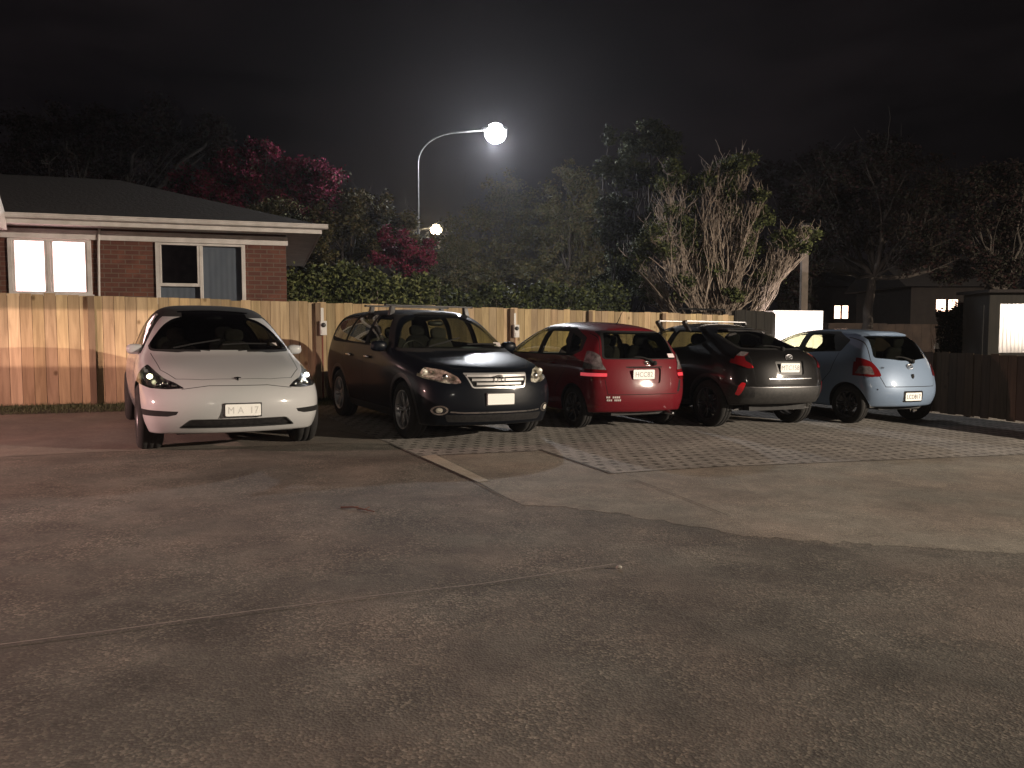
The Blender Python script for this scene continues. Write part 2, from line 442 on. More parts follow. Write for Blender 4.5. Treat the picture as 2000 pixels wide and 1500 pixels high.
def wheel(root, x, y, r, w, rimmat, spokes=5, rr=None, style='wide', base=None, label=None):
    """y: centre of the tyre; outer face looks away from the car's middle line"""
    sg = 1 if y > 0 else -1; rr = rr or r*.68
    if base is not None:
        c = copy_tree(base, root); c.location = (x, y, r)
        if (base['sg'] > 0) != (sg > 0): c.rotation_euler = (0, 0, math.pi)
        return c
    mb = MB(); mb.lathe([(rr*.55, -w*.1), (rr*.55, w*.05), (.0, w*.05)], 24); mb.lathe([(.03, w*.05),(.05,w*.3),(.0,w*.34)], 16)
    o = mb.build('wheel', M['silver'], root, False); o.location = (x, y, r)
    t = MB(); h = w/2
    t.lathe([(rr-.01,-h*.8),(rr+.01,-h*.92),(rr+(r-rr)*.5,-h*1.02),(r-.02,-h*.9),(r,-h*.62),(r+.002,-h*.3),(r-.004,-h*.27),(r-.004,-h*.22),(r+.002,-h*.2),(r+.002,h*.2),(r-.004,h*.22),(r-.004,h*.27),(r+.002,h*.3),(r,h*.62),(r-.02,h*.9),(rr+(r-rr)*.5,h*1.02),(rr+.01,h*.92),(rr-.01,h*.8)], 48)
    t.build('tyre', M['rubber'], o, True)
    q = MB(); q.lathe([(rr*.93,-h*.85),(rr*.9,-h*.2),(rr*.93,h*.7),(rr,h*.86),(rr,h*.92),(rr*.95,h*.9),(rr*.9,h*.7)], 48)
    q.lathe([(rr*.2,h*.45),(rr*.2,h*.62),(rr*.13,h*.68),(0,h*.68)], 20)
    for k in range(spokes):
        for dd in ((-.16,.16) if style == 'twin' else (0,)):
            a = 2*math.pi*k/spokes + dd; A = Matrix.Rotation(-a, 3, 'Y')
            w0, w1 = (rr*.11, rr*.15) if style == 'wide' else (rr*.05, rr*.055)
            pts = [(rr*.12,h*.5,-w0),(rr*.12,h*.5,w0),(rr*.95,h*.62,w1),(rr*.95,h*.62,-w1),(rr*.12,h*.66,-w0*.8),(rr*.12,h*.66,w0*.8),(rr*.95,h*.8,w1*.85),(rr*.95,h*.8,-w1*.85)]
            q.add([A @ Vector(p) for p in pts], [(0,1,2,3),(7,6,5,4),(0,4,5,1),(1,5,6,2),(2,6,7,3),(3,7,4,0)])
    q.build('rim', rimmat, o, True)
    o['sg'] = 1
    if sg < 0: o.rotation_euler = (0, 0, math.pi)
    if label: o['label'] = label
    return o
def wheels(root, xf, xr, track, r, w, rimmat, **k):
    a = wheel(root, xf, track/2, r, w, rimmat, **k)
    for x, y in ((xf, -track/2), (xr, track/2), (xr, -track/2)): wheel(root, x, y, r, w, rimmat, base=a)
    del a['sg']
    for c in root.children:
        if 'sg' in c: del c['sg']
def wells(root, arches, Wd, car=None, zl=.27):
    ys = (Wd-.03, Wd-.32)
    def yo(x, z, sg):
        h = car.bvh.ray_cast(Vector((x, 4*sg, max(z, .34))), Vector((0, -sg, 0)))[0] if car else None
        return min(ys[0], abs(h.y)-.015 if h else Wd-.12)
    for x, z, r in arches:
        for sg in (1,-1):
            mb = MB(); n = 14; ys = (Wd-.03, Wd-.32)
            pts = [(x+(r+.002)*math.cos(math.pi*1.0*k/n), z+(r+.002)*math.sin(math.pi*k/n)) for k in range(n+1)]
            pts = [(pts[0][0], zl)] + pts + [(pts[-1][0], zl)]
            vs = [(p[0], yo(p[0], p[1], sg)*sg, p[1]) for p in pts] + [(p[0], ys[1]*sg, p[1]) for p in pts]; m = len(pts)
            mb.add(vs, [(i, i+1, m+i+1, m+i) for i in range(m-1)] + [tuple(m+i for i in range(m))])
            mb.build('wheel_arch_liner', M['blackpl'], root)
def arch_poly(x, z, r, n=18, zl=.05):
    return [(x+r*math.cos(math.pi*k/n), z+r*math.sin(math.pi*k/n)) for k in range(n+1)] + [(x-r, zl), (x+r, zl)]
def floorpan(root, L, Wd, z, xa, xb):
    mb = MB(); mb.box((xa+.02, -Wd+.36, z-.03), (xb-.02, Wd-.36, z+.05)); mb.box((xa+.75, -Wd+.1, z-.02), (xb-.75, Wd-.1, z+.05))
    mb.build('floor_pan', M['interior'], root)
def seats(root, xs, z, dy=.36, rear=None, hb=1.0, mat_=None):
    mat_ = mat_ or M['seat']
    for x, full in xs:
        for y in ((-dy, dy)):
            mb = MB(); mb.sup((x, y, z), (.25, .24, .08), 4, 8)
            A = Matrix.Translation((x+.26, y, z)) @ Matrix.Rotation(R(16), 4, 'Y')
            mb.sup((0,0,.30), (.07,.23,.33), 3.5, 8, A); mb.sup((0,0,.70), (.045,.13,.09), 3, 8, A)
            mb.tube([A @ Vector((0,-.05,.55)), A @ Vector((0,-.05,.7))], .008, 6); mb.tube([A @ Vector((0,.05,.55)), A @ Vector((0,.05,.7))], .008, 6)
            mb.build('front_seat' if full else 'rear_seat', mat_, root, True)
def dash(root, x, z, Wd):
    mb = MB(); mb.sup((x, 0, z), (.30, Wd-.14, .13), 3, 10); mb.build('dashboard', M['interior'], root, True)
    mb = MB(); A = Matrix.Translation((x+.42, .36, z+.03)) @ Matrix.Rotation(R(-68), 4, 'Y')
    pts = [A @ Vector((.18*math.cos(a*.3927), .18*math.sin(a*.3927), 0)) for a in range(17)]
    mb.tube(pts, .014, 8, False); mb.tube([A @ Vector((-.17,0,0)), A @ Vector((.17,0,0))], .015, 6); mb.tube([A @ Vector((0,-.17,0)), A @ Vector((0,.17,0))], .015, 6)
    mb.build('steering_wheel', M['blackpl'], root, True)
def mirrors(root, x, y, z, m, lower=None, s=1):
    for sg in (1,-1):
        mb = MB(); mb.sup((x, sg*(y+.11), z), (.075*s, .11*s, .072*s), 2.8, 8)
        mb.build('mirror', m, root, True)
        a = root.children[-1] if False else None
        k = MB(); k.tube([(x-.01, sg*(y-.04), z-.06), (x-.01, sg*(y+.04), z-.05)], .018, 8); k.sup((x+.066*s, sg*(y+.11), z), (.014, .095*s, .058*s), 3, 6)
        k.build('mirror_glass', lower or M['blackpl'], root, True)
def text_obj(name, body, size, m, parent, loc, rotm, ext=.0015, sx=1):
    cu = D.curves.new('t', 'FONT'); cu.body = body; cu.size = size; cu.align_x = 'CENTER'; cu.align_y = 'CENTER'; cu.extrude = ext
    cu.space_character = 1.05
    o = D.objects.new('t', cu); link(o); bpy.context.view_layer.update()
    me = D.meshes.new_from_object(o.evaluated_get(bpy.context.evaluated_depsgraph_get()))
    D.objects.remove(o); me.materials.clear(); me.materials.append(m)
    o = D.objects.new(name, me); link(o, parent); o.matrix_local = Matrix.Translation(loc) @ rotm @ Matrix.Diagonal((sx,1,1,1)); return o
RF = Matrix(((0,0,-1,0),(-1,0,0,0),(0,1,0,0),(0,0,0,1)))    # text plane that faces -x (front)
RR = Matrix(((0,0,1,0),(1,0,0,0),(0,1,0,0),(0,0,0,1)))      # faces +x (rear)
def plate(car, root, view, y, z, w=.36, h=.125, txt='', ink=None, tilt=0, frame=True, size=.1, off=.012):
    p, n = car.hit(view, y, z); sg = -1 if view == 'front' else 1
    A = Matrix.Translation((p.x+sg*off, y, z)) @ (RF if view == 'front' else RR) @ Matrix.Rotation(R(tilt), 4, 'X')
    if frame:
        mb = MB(); mb.box((-w/2-.012, -h/2-.012, -.035), (w/2+.012, h/2+.012, -.002)); o = mb.build('plate_frame', M['blackpl'], root, bevel=.004); o.matrix_local = A
    mb = MB(); P = roundpoly([(-w/2,-h/2),(w/2,-h/2),(w/2,h/2),(-w/2,h/2)], .014, 3); m = len(P)
    mb.add([(a,b,0) for a,b in P]+[(a,b,.004) for a,b in P], [tuple(range(m-1,-1,-1)), tuple(range(m,2*m))]+[(i,(i+1)%m,m+(i+1)%m,m+i) for i in range(m)])
    o = mb.build('number_plate', M['plate'], root); o.matrix_local = A
    if txt: text_obj('plate_lettering', txt, size, ink or M['ink'], o, Vector((0,-.004,.0045)), Matrix.Identity(4), sx=.92)
    return o
def oval_badge(car, root, view, y, z, w=.11, h=.075, m=None):
    p, n = car.hit(view, y, z); A = Matrix.Translation((p.x+(-.012 if view == 'front' else .012), y, z)) @ (RF if view == 'front' else RR)
    mb = MB(); N = 28
    def ring(a, b, r, cy=0):
        mb.tube([(a*math.cos(2*math.pi*k/N), cy+b*math.sin(2*math.pi*k/N), 0) for k in range(N+1)], r, 6, False)
    ring(w/2, h/2, h*.07); ring(w*.17, h*.46, h*.05); ring(w*.36, h*.17, h*.05, h*.24)
    o = mb.build('badge', m or M['chrome'], root, True); o.matrix_local = A; return o

GR = {}
def place(root, x, y, yaw):          # yaw: direction of local +x (rearward) in degrees
    n = Vector((-SX, -SY, 1)).normalized(); d = Vector((math.cos(R(yaw)), math.sin(R(yaw)), 0)); d = (d - n*d.dot(n)).normalized()
    c = n.cross(d)
    root.matrix_basis = Matrix(((d.x,c.x,n.x,x),(d.y,c.y,n.y,y),(d.z,c.z,n.z,gz(x,y)),(0,0,0,1)))
# ================================================================ lamps of the place, and lights added out of view
def lamp_light(name, loc, power, col, radius=.12, parent=None):
    l = D.lights.new(name, 'POINT'); l.energy = power; l.color = col; l.shadow_soft_size = radius
    o = D.objects.new(name, l); link(o, parent); o.location = loc; return o

M['pole'] = noisy('galvanised_pole', (.05,.05,.05), (.09,.088,.085), 6, .5, metal=.5)
M['lampbody'] = mat('lamp_body', (.35,.35,.35), .5, .3)
M['lamplens'] = mat('lamp_lens', (.9,.9,.9), .3, emit=(.95,.97,1), es=120)
M['lamplens2'] = mat('warm_lamp_lens', (.9,.9,.9), .3, emit=(1,.82,.55), es=40)
def street_lamp(base, top_z, head, label, power, col, lens, r=.055, hs=1.0, bend=1.0):
    root = empty('street_lamp', base, label, 'street lamp')
    dx, dy = head.x-base.x, head.y-base.y; dz = head.z-base.z; tz = top_z-base.z
    pts = [(0,0,0),(0,0,tz*.5),(0,0,tz)]
    for k in range(1, 9):
        t = k/8; a = t*math.pi/2
        pts.append((dx*.55*(1-math.cos(a)), dy*.55*(1-math.cos(a)), tz+(dz-.10-tz)*math.sin(a)))
    pts.append((dx*.92, dy*.92, dz-.02))
    mb = MB(); mb.tube(pts, [r*1.5, r*1.25]+[r]*(len(pts)-2), 10); mb.tube([(0,0,0),(0,0,1.2)], r*2, 12); mb.build('pole', M['pole'], root, True)
    mb = MB(); mb.sup((dx, dy, dz), (.34*hs,.17*hs,.075*hs), 2.6, 8); o = mb.build('lamp_head', M['lampbody'], root, True)
    mb = MB(); mb.sup((dx+.03, dy, dz-.11*hs), (.27*hs,.24*hs,.25*hs), 2.0, 10); mb.build('lamp_bowl', lens, o, True)
    if power: lamp_light('lamp_light', (dx+.03, dy, dz-.42*hs), power, col, .10, root)
    return root
LB = at(817, 425, 27.0); LB.z = gz(LB.x, LB.y)
street_lamp(LB, at(818, 318, 27).z, at(966, 252, 27), 'bright white street lamp on a curved pole behind the trees', 2600, (.93,.95,1), M['lamplens'], r=.032, hs=1.3)
LB2 = at(790, 425, 62.0); LB2.z = gz(LB2.x, LB2.y)
street_lamp(LB2, at(800, 470, 62).z, at(851, 444, 62), 'small distant lamp glowing through the foliage', 1500, (1,.8,.5), M['lamplens2'], hs=1.6)

def assumed_yard_light(x, y, z, label, power, col, aim=0, r=.035, cut=.02):
    root = empty('assumed_yard_light', (x, y, gz(x, y)), label, 'yard light')
    mb = MB(); mb.tube([(0,0,0),(0,0,z)], [.07,.05], 10); mb.build('pole', M['pole'], root, True)
    ox, oy = .55*math.cos(aim), .55*math.sin(aim)
    mb = MB(); mb.tube([(0,0,z),(ox,oy,z+.10)], .03, 8); T_ = Matrix.Translation((ox, oy, z))
    mb.lathe([(0,.12),(.10,.12),(.42,-cut),(.42,-cut-.01),(.09,.10),(0,.10)], 40, T_, 'z'); mb.build('lamp_shade', M['lampbody'], root, True)
    lamp_light('lamp_light', (ox, oy, z), power, col, r, root)
    return root
WARM = (1, .85, .68)
assumed_yard_light(28, -1, 7.4, 'assumed unseen warm yard light on a pole beyond the low timber fence', 50000, WARM, 2.75, cut=.006)  # assumed from the direction of light and shadows; lamp itself out of view
assumed_yard_light(3.2, -11, 4.1, 'assumed unseen warm yard light on a pole behind the photographer', 1100, (1,.86,.72), 1.7, cut=.0)  # assumed lamp out of view, kept as a weak fill
assumed_yard_light(-11, 5.0, 1.9, 'unseen pinkish fill lamp added beside the car park', 3300, (1,.58,.52), 1.0)  # unseen fill, added for the pink light on fence and ground

# unseen slotted lamp, added to stand in for window light on the fence
hd = Vector((-5.5, -4.0, 2.0)); tgt = at(55, 660, 12.7); dv = (tgt-hd).normalized()
root = empty('added_patch_light', (hd.x, hd.y, gz(hd.x, hd.y)), 'added unseen slotted lamp box casting a window-shaped patch on the fence', 'flood light')
Zq = dv.to_track_quat('X', 'Z').to_matrix().to_4x4(); A = Matrix.Translation((0, 0, hd.z-gz(hd.x, hd.y))) @ Zq
mb = MB(); hw, hh, dd = .058, .0135, .5
for a, b in (((-.1,-.3,-.3),(-.08,.3,.3)), ((-.08,-.3,-.3),(dd,-.28,.3)), ((-.08,.28,-.3),(dd,.3,.3)), ((-.08,-.28,-.3),(dd,.28,-.28)), ((-.08,-.28,.28),(dd,.28,.3)),
             ((dd-.01,-.28,hh),(dd,.28,.28)), ((dd-.01,-.28,-.28),(dd,.28,-hh)), ((dd-.01,hw,-hh),(dd,.28,hh)), ((dd-.01,-.28,-hh),(dd,-hw,hh))): mb.box(a, b, A)
mb.build('lamp_housing', M['gap'], root); mb = MB(); mb.tube([(0,0,0),(0,0,hd.z-gz(hd.x,hd.y)-.3)], .03, 8); mb.build('stand', M['pole'], root)
lamp_light('lamp_light', A @ Vector((0,0,0)), 9000, (1,.70,.58), .0012, root)

# ================================================================ ground
def sheet(name, pts, dz, m, sub=0):
    me = D.meshes.new(name); me.from_pydata([(x, y, gz(x, y)+dz) for x, y in pts], [], [tuple(range(len(pts)))])
    me.materials.append(m); o = D.objects.new(name, me); link(o)
    if me.polygons[0].normal.z < 0: me.flip_normals()
    o['kind'] = 'structure'; return o
def P2(*pp): return [tuple(gp(a, b)[:2]) for a, b in pp]
def ragged(pts, step=.06, amp=.02):
    rg = random.Random(9); res = []
    for a, b in zip(pts, pts[1:]):
        n = max(1, int(math.hypot(b[0]-a[0], b[1]-a[1])/step))
        for k in range(n):
            t = k/n; res.append((a[0]+(b[0]-a[0])*t+rg.gauss(0,amp), a[1]+(b[1]-a[1])*t+rg.gauss(0,amp)))
    return res
def concrete(name, dark, mid, pale, speck=.5, fine=70, bump=.5, stain=.55, cool=None):
    m = mat(name, mid, .85, spec=.35); nt = m.node_tree; p = nt.nodes['Principled BSDF']; L_ = nt.links.new
    tc = nn(nt, 'ShaderNodeTexCoord')
    def noise(sc, det, ro=.55, dist=0):
        n = nn(nt, 'ShaderNodeTexNoise'); n.inputs['Scale'].default_value = sc; n.inputs['Detail'].default_value = det; n.inputs['Roughness'].default_value = ro; n.inputs['Distortion'].default_value = dist
        L_(tc.outputs['Object'], n.inputs['Vector']); return n
    def ramp(src, a, ca, b, cb):
        r = nn(nt, 'ShaderNodeValToRGB'); e = r.color_ramp.elements; e[0].position = a; e[0].color = (*ca,1); e[1].position = b; e[1].color = (*cb,1); L_(src, r.inputs[0]); return r
    def mixc(f, a, b, bt='MIX'):
        x = nn(nt, 'ShaderNodeMix'); x.data_type = 'RGBA'; x.blend_type = bt
        if hasattr(f, 'links'): L_(f, x.inputs[0])
        else: x.inputs[0].default_value = f
        L_(a, x.inputs[6]); L_(b, x.inputs[7]); return x.outputs[2]
    big = ramp(noise(.55, 6, .62, .6).outputs[0], .36, dark, .64, mid)
    med = ramp(noise(2.6, 7, .7, .3).outputs[0], .35, (.70,.69,.68), .68, (1.22,1.20,1.17))
    c = mixc(stain, big.outputs[0], med.outputs[0], 'MULTIPLY')
    hue = ramp(noise(.9, 3).outputs[0], .4, (1.04,.97,.93), .6, (.97,1.0,.98)); c = mixc(.8, c, hue.outputs[0], 'MULTIPLY')
    v = nn(nt, 'ShaderNodeTexVoronoi'); v.inputs['Scale'].default_value = fine; L_(tc.outputs['Object'], v.inputs['Vector'])
    sp = ramp(v.outputs['Color'], .50, (.62,.62,.62), .97, (2.3,2.2,2.05)); mk_ = ramp(noise(1.7, 8, .7, .4).outputs[0], .38, (.15*speck,)*3, .66, (1.5*speck,)*3); c = mixc(mk_.outputs[0], c, sp.outputs[0], 'MULTIPLY')
    n3 = noise(28, 8, .8); g = ramp(n3.outputs[0], .3, (.62,.62,.62), .7, (1.4,1.4,1.4)); c = mixc(.6, c, g.outputs[0], 'MULTIPLY')
    pa = ramp(noise(1.1, 9, .75).outputs[0], .60, (0,0,0), .72, (1,1,1)); pc = nn(nt, 'ShaderNodeRGB'); pc.outputs[0].default_value = (*pale,1)
    mm = nn(nt, 'ShaderNodeMath'); mm.operation = 'MULTIPLY'; L_(pa.outputs[0], mm.inputs[0]); mm.inputs[1].default_value = .35
    c = mixc(mm.outputs[0], c, pc.outputs[0]); L_(c, p.inputs['Base Color'])
    b = nn(nt, 'ShaderNodeBump'); b.inputs['Strength'].default_value = bump; b.inputs['Distance'].default_value = .006
    ad = nn(nt, 'ShaderNodeMath'); ad.operation = 'ADD'; L_(n3.outputs[0], ad.inputs[0]); L_(v.outputs['Distance'], ad.inputs[1]); L_(ad.outputs[0], b.inputs['Height']); L_(b.outputs[0], p.inputs['Normal'])
    return m
M['agg'] = concrete('worn_aggregate_concrete', (.095,.087,.077), (.176,.161,.142), (.27,.245,.215), .62, 85, .4, stain=.9)
M['light'] = concrete('smooth_pale_concrete', (.178,.162,.140), (.262,.238,.206), (.35,.315,.27), .40, 100, .35, stain=.8)
M['strip'] = concrete('kerb_concrete', (.33,.30,.25), (.38,.34,.29), (.4,.36,.3), .1, 120, .3)
M['slab'] = concrete('parking_concrete', (.15,.135,.12), (.21,.19,.165), (.28,.25,.22), .2, 90, .5)
M['joint'] = noisy('joint_filler', (.03,.027,.024), (.07,.06,.05), 30, .9)
M['jointpale'] = noisy('pale_joint', (.19,.17,.145), (.30,.26,.22), 18, .9, detail=9)
sheet('ground', [(-180,-60),(180,-60),(180,220),(-180,220)], 0, M['agg'])
sheet('light_concrete', P2((818,892),(1040,882),(1057,880),(1195,926),(1400,913),(2000,889),(2500,872),(2500,1150)) + ragged(P2((2400,1130),(2000,1083),(1750,1066),(1600,1058),(1450,1046),(1330,1024),(1200,1004),(1100,990),(1010,985))) + P2((975,965),(935,941)), .0018, M['light'])
sheet('kerb_strip', P2((820,893),(850,889),(955,940),(933,943)), .008, M['strip'])
# grass-grid pavers
m = mat('grid_pavers', (.3,.28,.25), .9); nt = m.node_tree; p = nt.nodes['Principled BSDF']
tc = nn(nt, 'ShaderNodeTexCoord'); mp = nn(nt, 'ShaderNodeMapping'); mp.inputs['Rotation'].default_value = (0, 0, R(-27))
ns = nn(nt, 'ShaderNodeTexNoise'); ns.inputs['Scale'].default_value = 9; ns.inputs['Detail'].default_value = 4
vm = nn(nt, 'ShaderNodeVectorMath'); vm.operation = 'SCALE'; vm.inputs['Scale'].default_value = .035; va = nn(nt, 'ShaderNodeVectorMath'); va.operation = 'ADD'
br = nn(nt, 'ShaderNodeTexBrick'); br.offset = .5; br.inputs['Scale'].default_value = 1; br.inputs['Brick Width'].default_value = .165; br.inputs['Row Height'].default_value = .165
br.inputs['Mortar Size'].default_value = .054; br.inputs['Mortar Smooth'].default_value = .15
br.inputs['Color1'].default_value = (.026,.025,.019,1); br.inputs['Color2'].default_value = (.06,.053,.042,1)
n2 = nn(nt, 'ShaderNodeTexNoise'); n2.inputs['Scale'].default_value = 1.3; n2.inputs['Detail'].default_value = 8; n2.inputs['Roughness'].default_value = .7
cr = nn(nt, 'ShaderNodeValToRGB'); e = cr.color_ramp.elements; e[0].position = .33; e[0].color = (.15,.138,.127,1); e[1].position = .68; e[1].color = (.30,.275,.245,1)
n4 = nn(nt, 'ShaderNodeTexNoise'); n4.inputs['Scale'].default_value = 25; n4.inputs['Detail'].default_value = 6
cr4 = nn(nt, 'ShaderNodeValToRGB'); cr4.color_ramp.elements[0].position = .3; cr4.color_ramp.elements[0].color = (.6,.6,.6,1); cr4.color_ramp.elements[1].position = .7; cr4.color_ramp.elements[1].color = (1.4,1.4,1.4,1)
mu = nn(nt, 'ShaderNodeMix'); mu.data_type = 'RGBA'; mu.blend_type = 'MULTIPLY'; mu.inputs[0].default_value = .8
# some cells are silted up
n5 = nn(nt, 'ShaderNodeTexNoise'); n5.inputs['Scale'].default_value = .9; n5.inputs['Detail'].default_value = 5
cr5 = nn(nt, 'ShaderNodeValToRGB'); cr5.color_ramp.elements[0].position = .45; cr5.color_ramp.elements[0].color = (.03,.03,.03,1); cr5.color_ramp.elements[1].position = .70; cr5.color_ramp.elements[1].color = (.75,.75,.75,1)
fx = nn(nt, 'ShaderNodeMix'); fx.data_type = 'RGBA'
L_ = nt.links.new
L_(tc.outputs['Object'], ns.inputs['Vector']); L_(ns.outputs['Color'], vm.inputs[0]); L_(tc.outputs['Object'], va.inputs[0]); L_(vm.outputs[0], va.inputs[1]); L_(va.outputs[0], mp.inputs[0]); L_(mp.outputs[0], br.inputs['Vector'])
for n_ in (n2, n4, n5): L_(tc.outputs['Object'], n_.inputs['Vector'])
L_(n2.outputs[0], cr.inputs[0]); L_(n4.outputs[0], cr4.inputs[0]); L_(cr.outputs[0], mu.inputs[6]); L_(cr4.outputs[0], mu.inputs[7]); L_(mu.outputs[2], br.inputs['Mortar'])
L_(n5.outputs[0], cr5.inputs[0]); L_(cr5.outputs[0], fx.inputs[0]); L_(br.outputs['Color'], fx.inputs[6]); L_(mu.outputs[2], fx.inputs[7]); L_(fx.outputs[2], p.inputs['Base Color'])
b = nn(nt, 'ShaderNodeBump'); b.inputs['Strength'].default_value = .5; b.inputs['Distance'].default_value = .012; L_(br.outputs['Fac'], b.inputs['Height'])
b2 = nn(nt, 'ShaderNodeBump'); b2.inputs['Strength'].default_value = .5; b2.inputs['Distance'].default_value = .005; L_(n4.outputs[0], b2.inputs['Height']); L_(b.outputs[0], b2.inputs['Normal']); L_(b2.outputs[0], p.inputs['Normal'])
M['pavers'] = m
far_l = gp(752, 860); 
FD = Vector((.891, .454)); CDIR = Vector((-.454, .891))       # fence direction, direction the cars lie along
def FP(x): return Vector((x, 12.44+.5095*(x+8.0)))             # a point of the fence line
q0 = Vector(gp(816, 891)[:2]); q1 = q0 + CDIR*6.2
sheet('pavers', [tuple(q1)] + P2((816,891),(1040,881),(1057,879),(1195,925),(1400,912),(2000,888),(2500,871)) + [(24, 18),(14, 26)], .0045, M['pavers'])
sheet('parking_slab', [tuple(q0), tuple(q1)] + [tuple(FP(-8.6)-Vector((.4,-.8))*0-CDIR*.9)] + P2((-260,905),(0,893),(180,884),(430,876),(640,866),(760,868)), .004, M['slab'])
def strip(name, pp, w, m, dz=.009):
    mb = MB()
    P = [gp(*a) for a in pp]
    for a, b in zip(P, P[1:]):
        t = (b-a).normalized(); n = Vector((-t.y, t.x, 0))*w/2; z = Vector((0,0,dz))
        mb.quad(a-n+z, b-n+z, b+n+z, a+n+z)
    o = mb.build(name, m); o['kind'] = 'structure'; return o
strip('joint_line', [(660,842),(752,862),(816,891),(930,942),(985,972)], .014, M['joint'])
strip('paver_edge_line', [(1057,880),(1195,926)], .03, M['joint'])
strip('slab_joint', [(-60,1270),(250,1230),(500,1195),(740,1165),(940,1143),(1080,1122),(1200,1104)], .010, M['jointpale'])
strip('driveway_joint', [(1180,1140),(1400,1233),(1640,1345)], .004, M['joint'])
strip('concrete_joint', [(1240,938),(1330,972),(1420,1008)], .008, M['joint'])

# debris
rng = random.Random(3)
def debris(name, px, py, label, cat, m, fn):
    g = gp(px, py); mb = MB(); fn(mb); o = mb.build(name, m); o.location = (g.x, g.y, g.z+.004); return tag(o, label, cat)
M['leafdry'] = mat('dry_leaf', (.10,.045,.03), .8)
M['stone'] = mat('pale_stone', (.34,.32,.28), .8)
def twig(mb):
    mb.tube([(-.13,.05,.006),(-.03,.0,.02),(.06,-.03,.008),(.15,-.10,.006)], [.007,.006,.006,.004], 5); mb.tube([(-.03,0,.02),(.0,.06,.01)], .004, 5); mb.tube([(.06,-.03,.008),(.09,.03,.012)], .004, 5)
debris('fallen_twig', 697, 996, 'small brown twig lying on the concrete in front of the white car', 'twig', M['leafdry'], twig)
debris('pebble', 1209, 1112, 'pale pebble on the dark concrete', 'pebble', M['stone'], lambda mb: mb.sup((0,0,.010), (.018,.013,.010), 2.2, 6))
# grass verge in front of the fence
M['grass'] = noisy('grass_blades', (.030,.045,.014), (.07,.09,.03), 3, .7)
mb = MB()
for i in range(14000):
    s_ = rng.random()*8.0; d_ = rng.random()**1.3*1.15 + rng.gauss(0,.03)
    p = FP(-9.2) + FD*s_ - CDIR*d_; z = gz(p.x, p.y); a = rng.random()*6.28; h = rng.uniform(.02,.075)*(1.2-d_*.5); w = .006; l = rng.uniform(-.03,.03)
    c_, s2 = math.cos(a)*w, math.sin(a)*w
    mb.quad((p.x-c_, p.y-s2, z), (p.x+c_, p.y+s2, z), (p.x+l, p.y+l*.5, z+h))
o = mb.build('grass', M['grass']); tag(o, 'strip of short grass along the foot of the paling fence', 'grass', kind='stuff')
M['soil'] = noisy('mossy_soil', (.03,.032,.018), (.06,.055,.035), 2.5, .95, bump=.4, bscale=40)
pA, pB = FP(-9.6), FP(-1.2)
sheet('verge_soil', [tuple(pA), tuple(pB), tuple(pB-CDIR*1.0), tuple(pA-CDIR*1.15)], .010, M['soil'])

# ================================================================ paling fence
def woodmat(name, c1, c2, knots=True, rough=.8):
    m = mat(name, c1, rough, spec=.3); nt = m.node_tree; p = nt.nodes['Principled BSDF']; L_ = nt.links.new
    tc = nn(nt, 'ShaderNodeTexCoord'); mp = nn(nt, 'ShaderNodeMapping'); mp.inputs['Scale'].default_value = (9, 9, .8)
    at_ = nn(nt, 'ShaderNodeAttribute'); at_.attribute_name = 'tone'
    n = nn(nt, 'ShaderNodeTexNoise'); n.inputs['Scale'].default_value = 1.6; n.inputs['Detail'].default_value = 7; n.inputs['Distortion'].default_value = .8
    L_(tc.outputs['Object'], mp.inputs[0]); L_(mp.outputs[0], n.inputs['Vector'])
    cr = nn(nt, 'ShaderNodeValToRGB'); e = cr.color_ramp.elements; e[0].position = .32; e[0].color = (*c1,1); e[1].position = .68; e[1].color = (*c2,1); L_(n.outputs[0], cr.inputs[0])
    mu = nn(nt, 'ShaderNodeMix'); mu.data_type = 'RGBA'; mu.blend_type = 'MULTIPLY'; mu.inputs[0].default_value = 1; L_(cr.outputs[0], mu.inputs[6]); L_(at_.outputs['Color'], mu.inputs[7])
    v = nn(nt, 'ShaderNodeTexVoronoi'); v.inputs['Scale'].default_value = 1.0; v.inputs['Randomness'].default_value = 1
    mp2 = nn(nt, 'ShaderNodeMapping'); mp2.inputs['Scale'].default_value = (3.2, 3.2, 2.4); L_(tc.outputs['Object'], mp2.inputs[0]); L_(mp2.outputs[0], v.inputs['Vector'])
    kr = nn(nt, 'ShaderNodeValToRGB'); kr.color_ramp.elements[0].position = .05; kr.color_ramp.elements[0].color = (.32,.26,.2,1); kr.color_ramp.elements[1].position = .13; kr.color_ramp.elements[1].color = (1,1,1,1); L_(v.outputs['Distance'], kr.inputs[0])
    m2 = nn(nt, 'ShaderNodeMix'); m2.data_type = 'RGBA'; m2.blend_type = 'MULTIPLY'; m2.inputs[0].default_value = .8 if knots else 0; L_(mu.outputs[2], m2.inputs[6]); L_(kr.outputs[0], m2.inputs[7]); L_(m2.outputs[2], p.inputs['Base Color'])
    b = nn(nt, 'ShaderNodeBump'); b.inputs['Strength'].default_value = .35; b.inputs['Distance'].default_value = .004; L_(n.outputs[0], b.inputs['Height']); L_(b.outputs[0], p.inputs['Normal'])
    return m
M['paling'] = woodmat('pine_paling', (.30,.217,.127), (.47,.352,.212))
M['post'] = woodmat('tanalised_post', (.14,.095,.06), (.20,.14,.09), False)
M['lowpaling'] = woodmat('weathered_low_paling', (.058,.038,.025), (.10,.068,.046))
def tone_layer(me, tones):
    l = me.color_attributes.new('tone', 'FLOAT_COLOR', 'POINT')
    for i, t in enumerate(tones): l.data[i].color = (*t, 1)
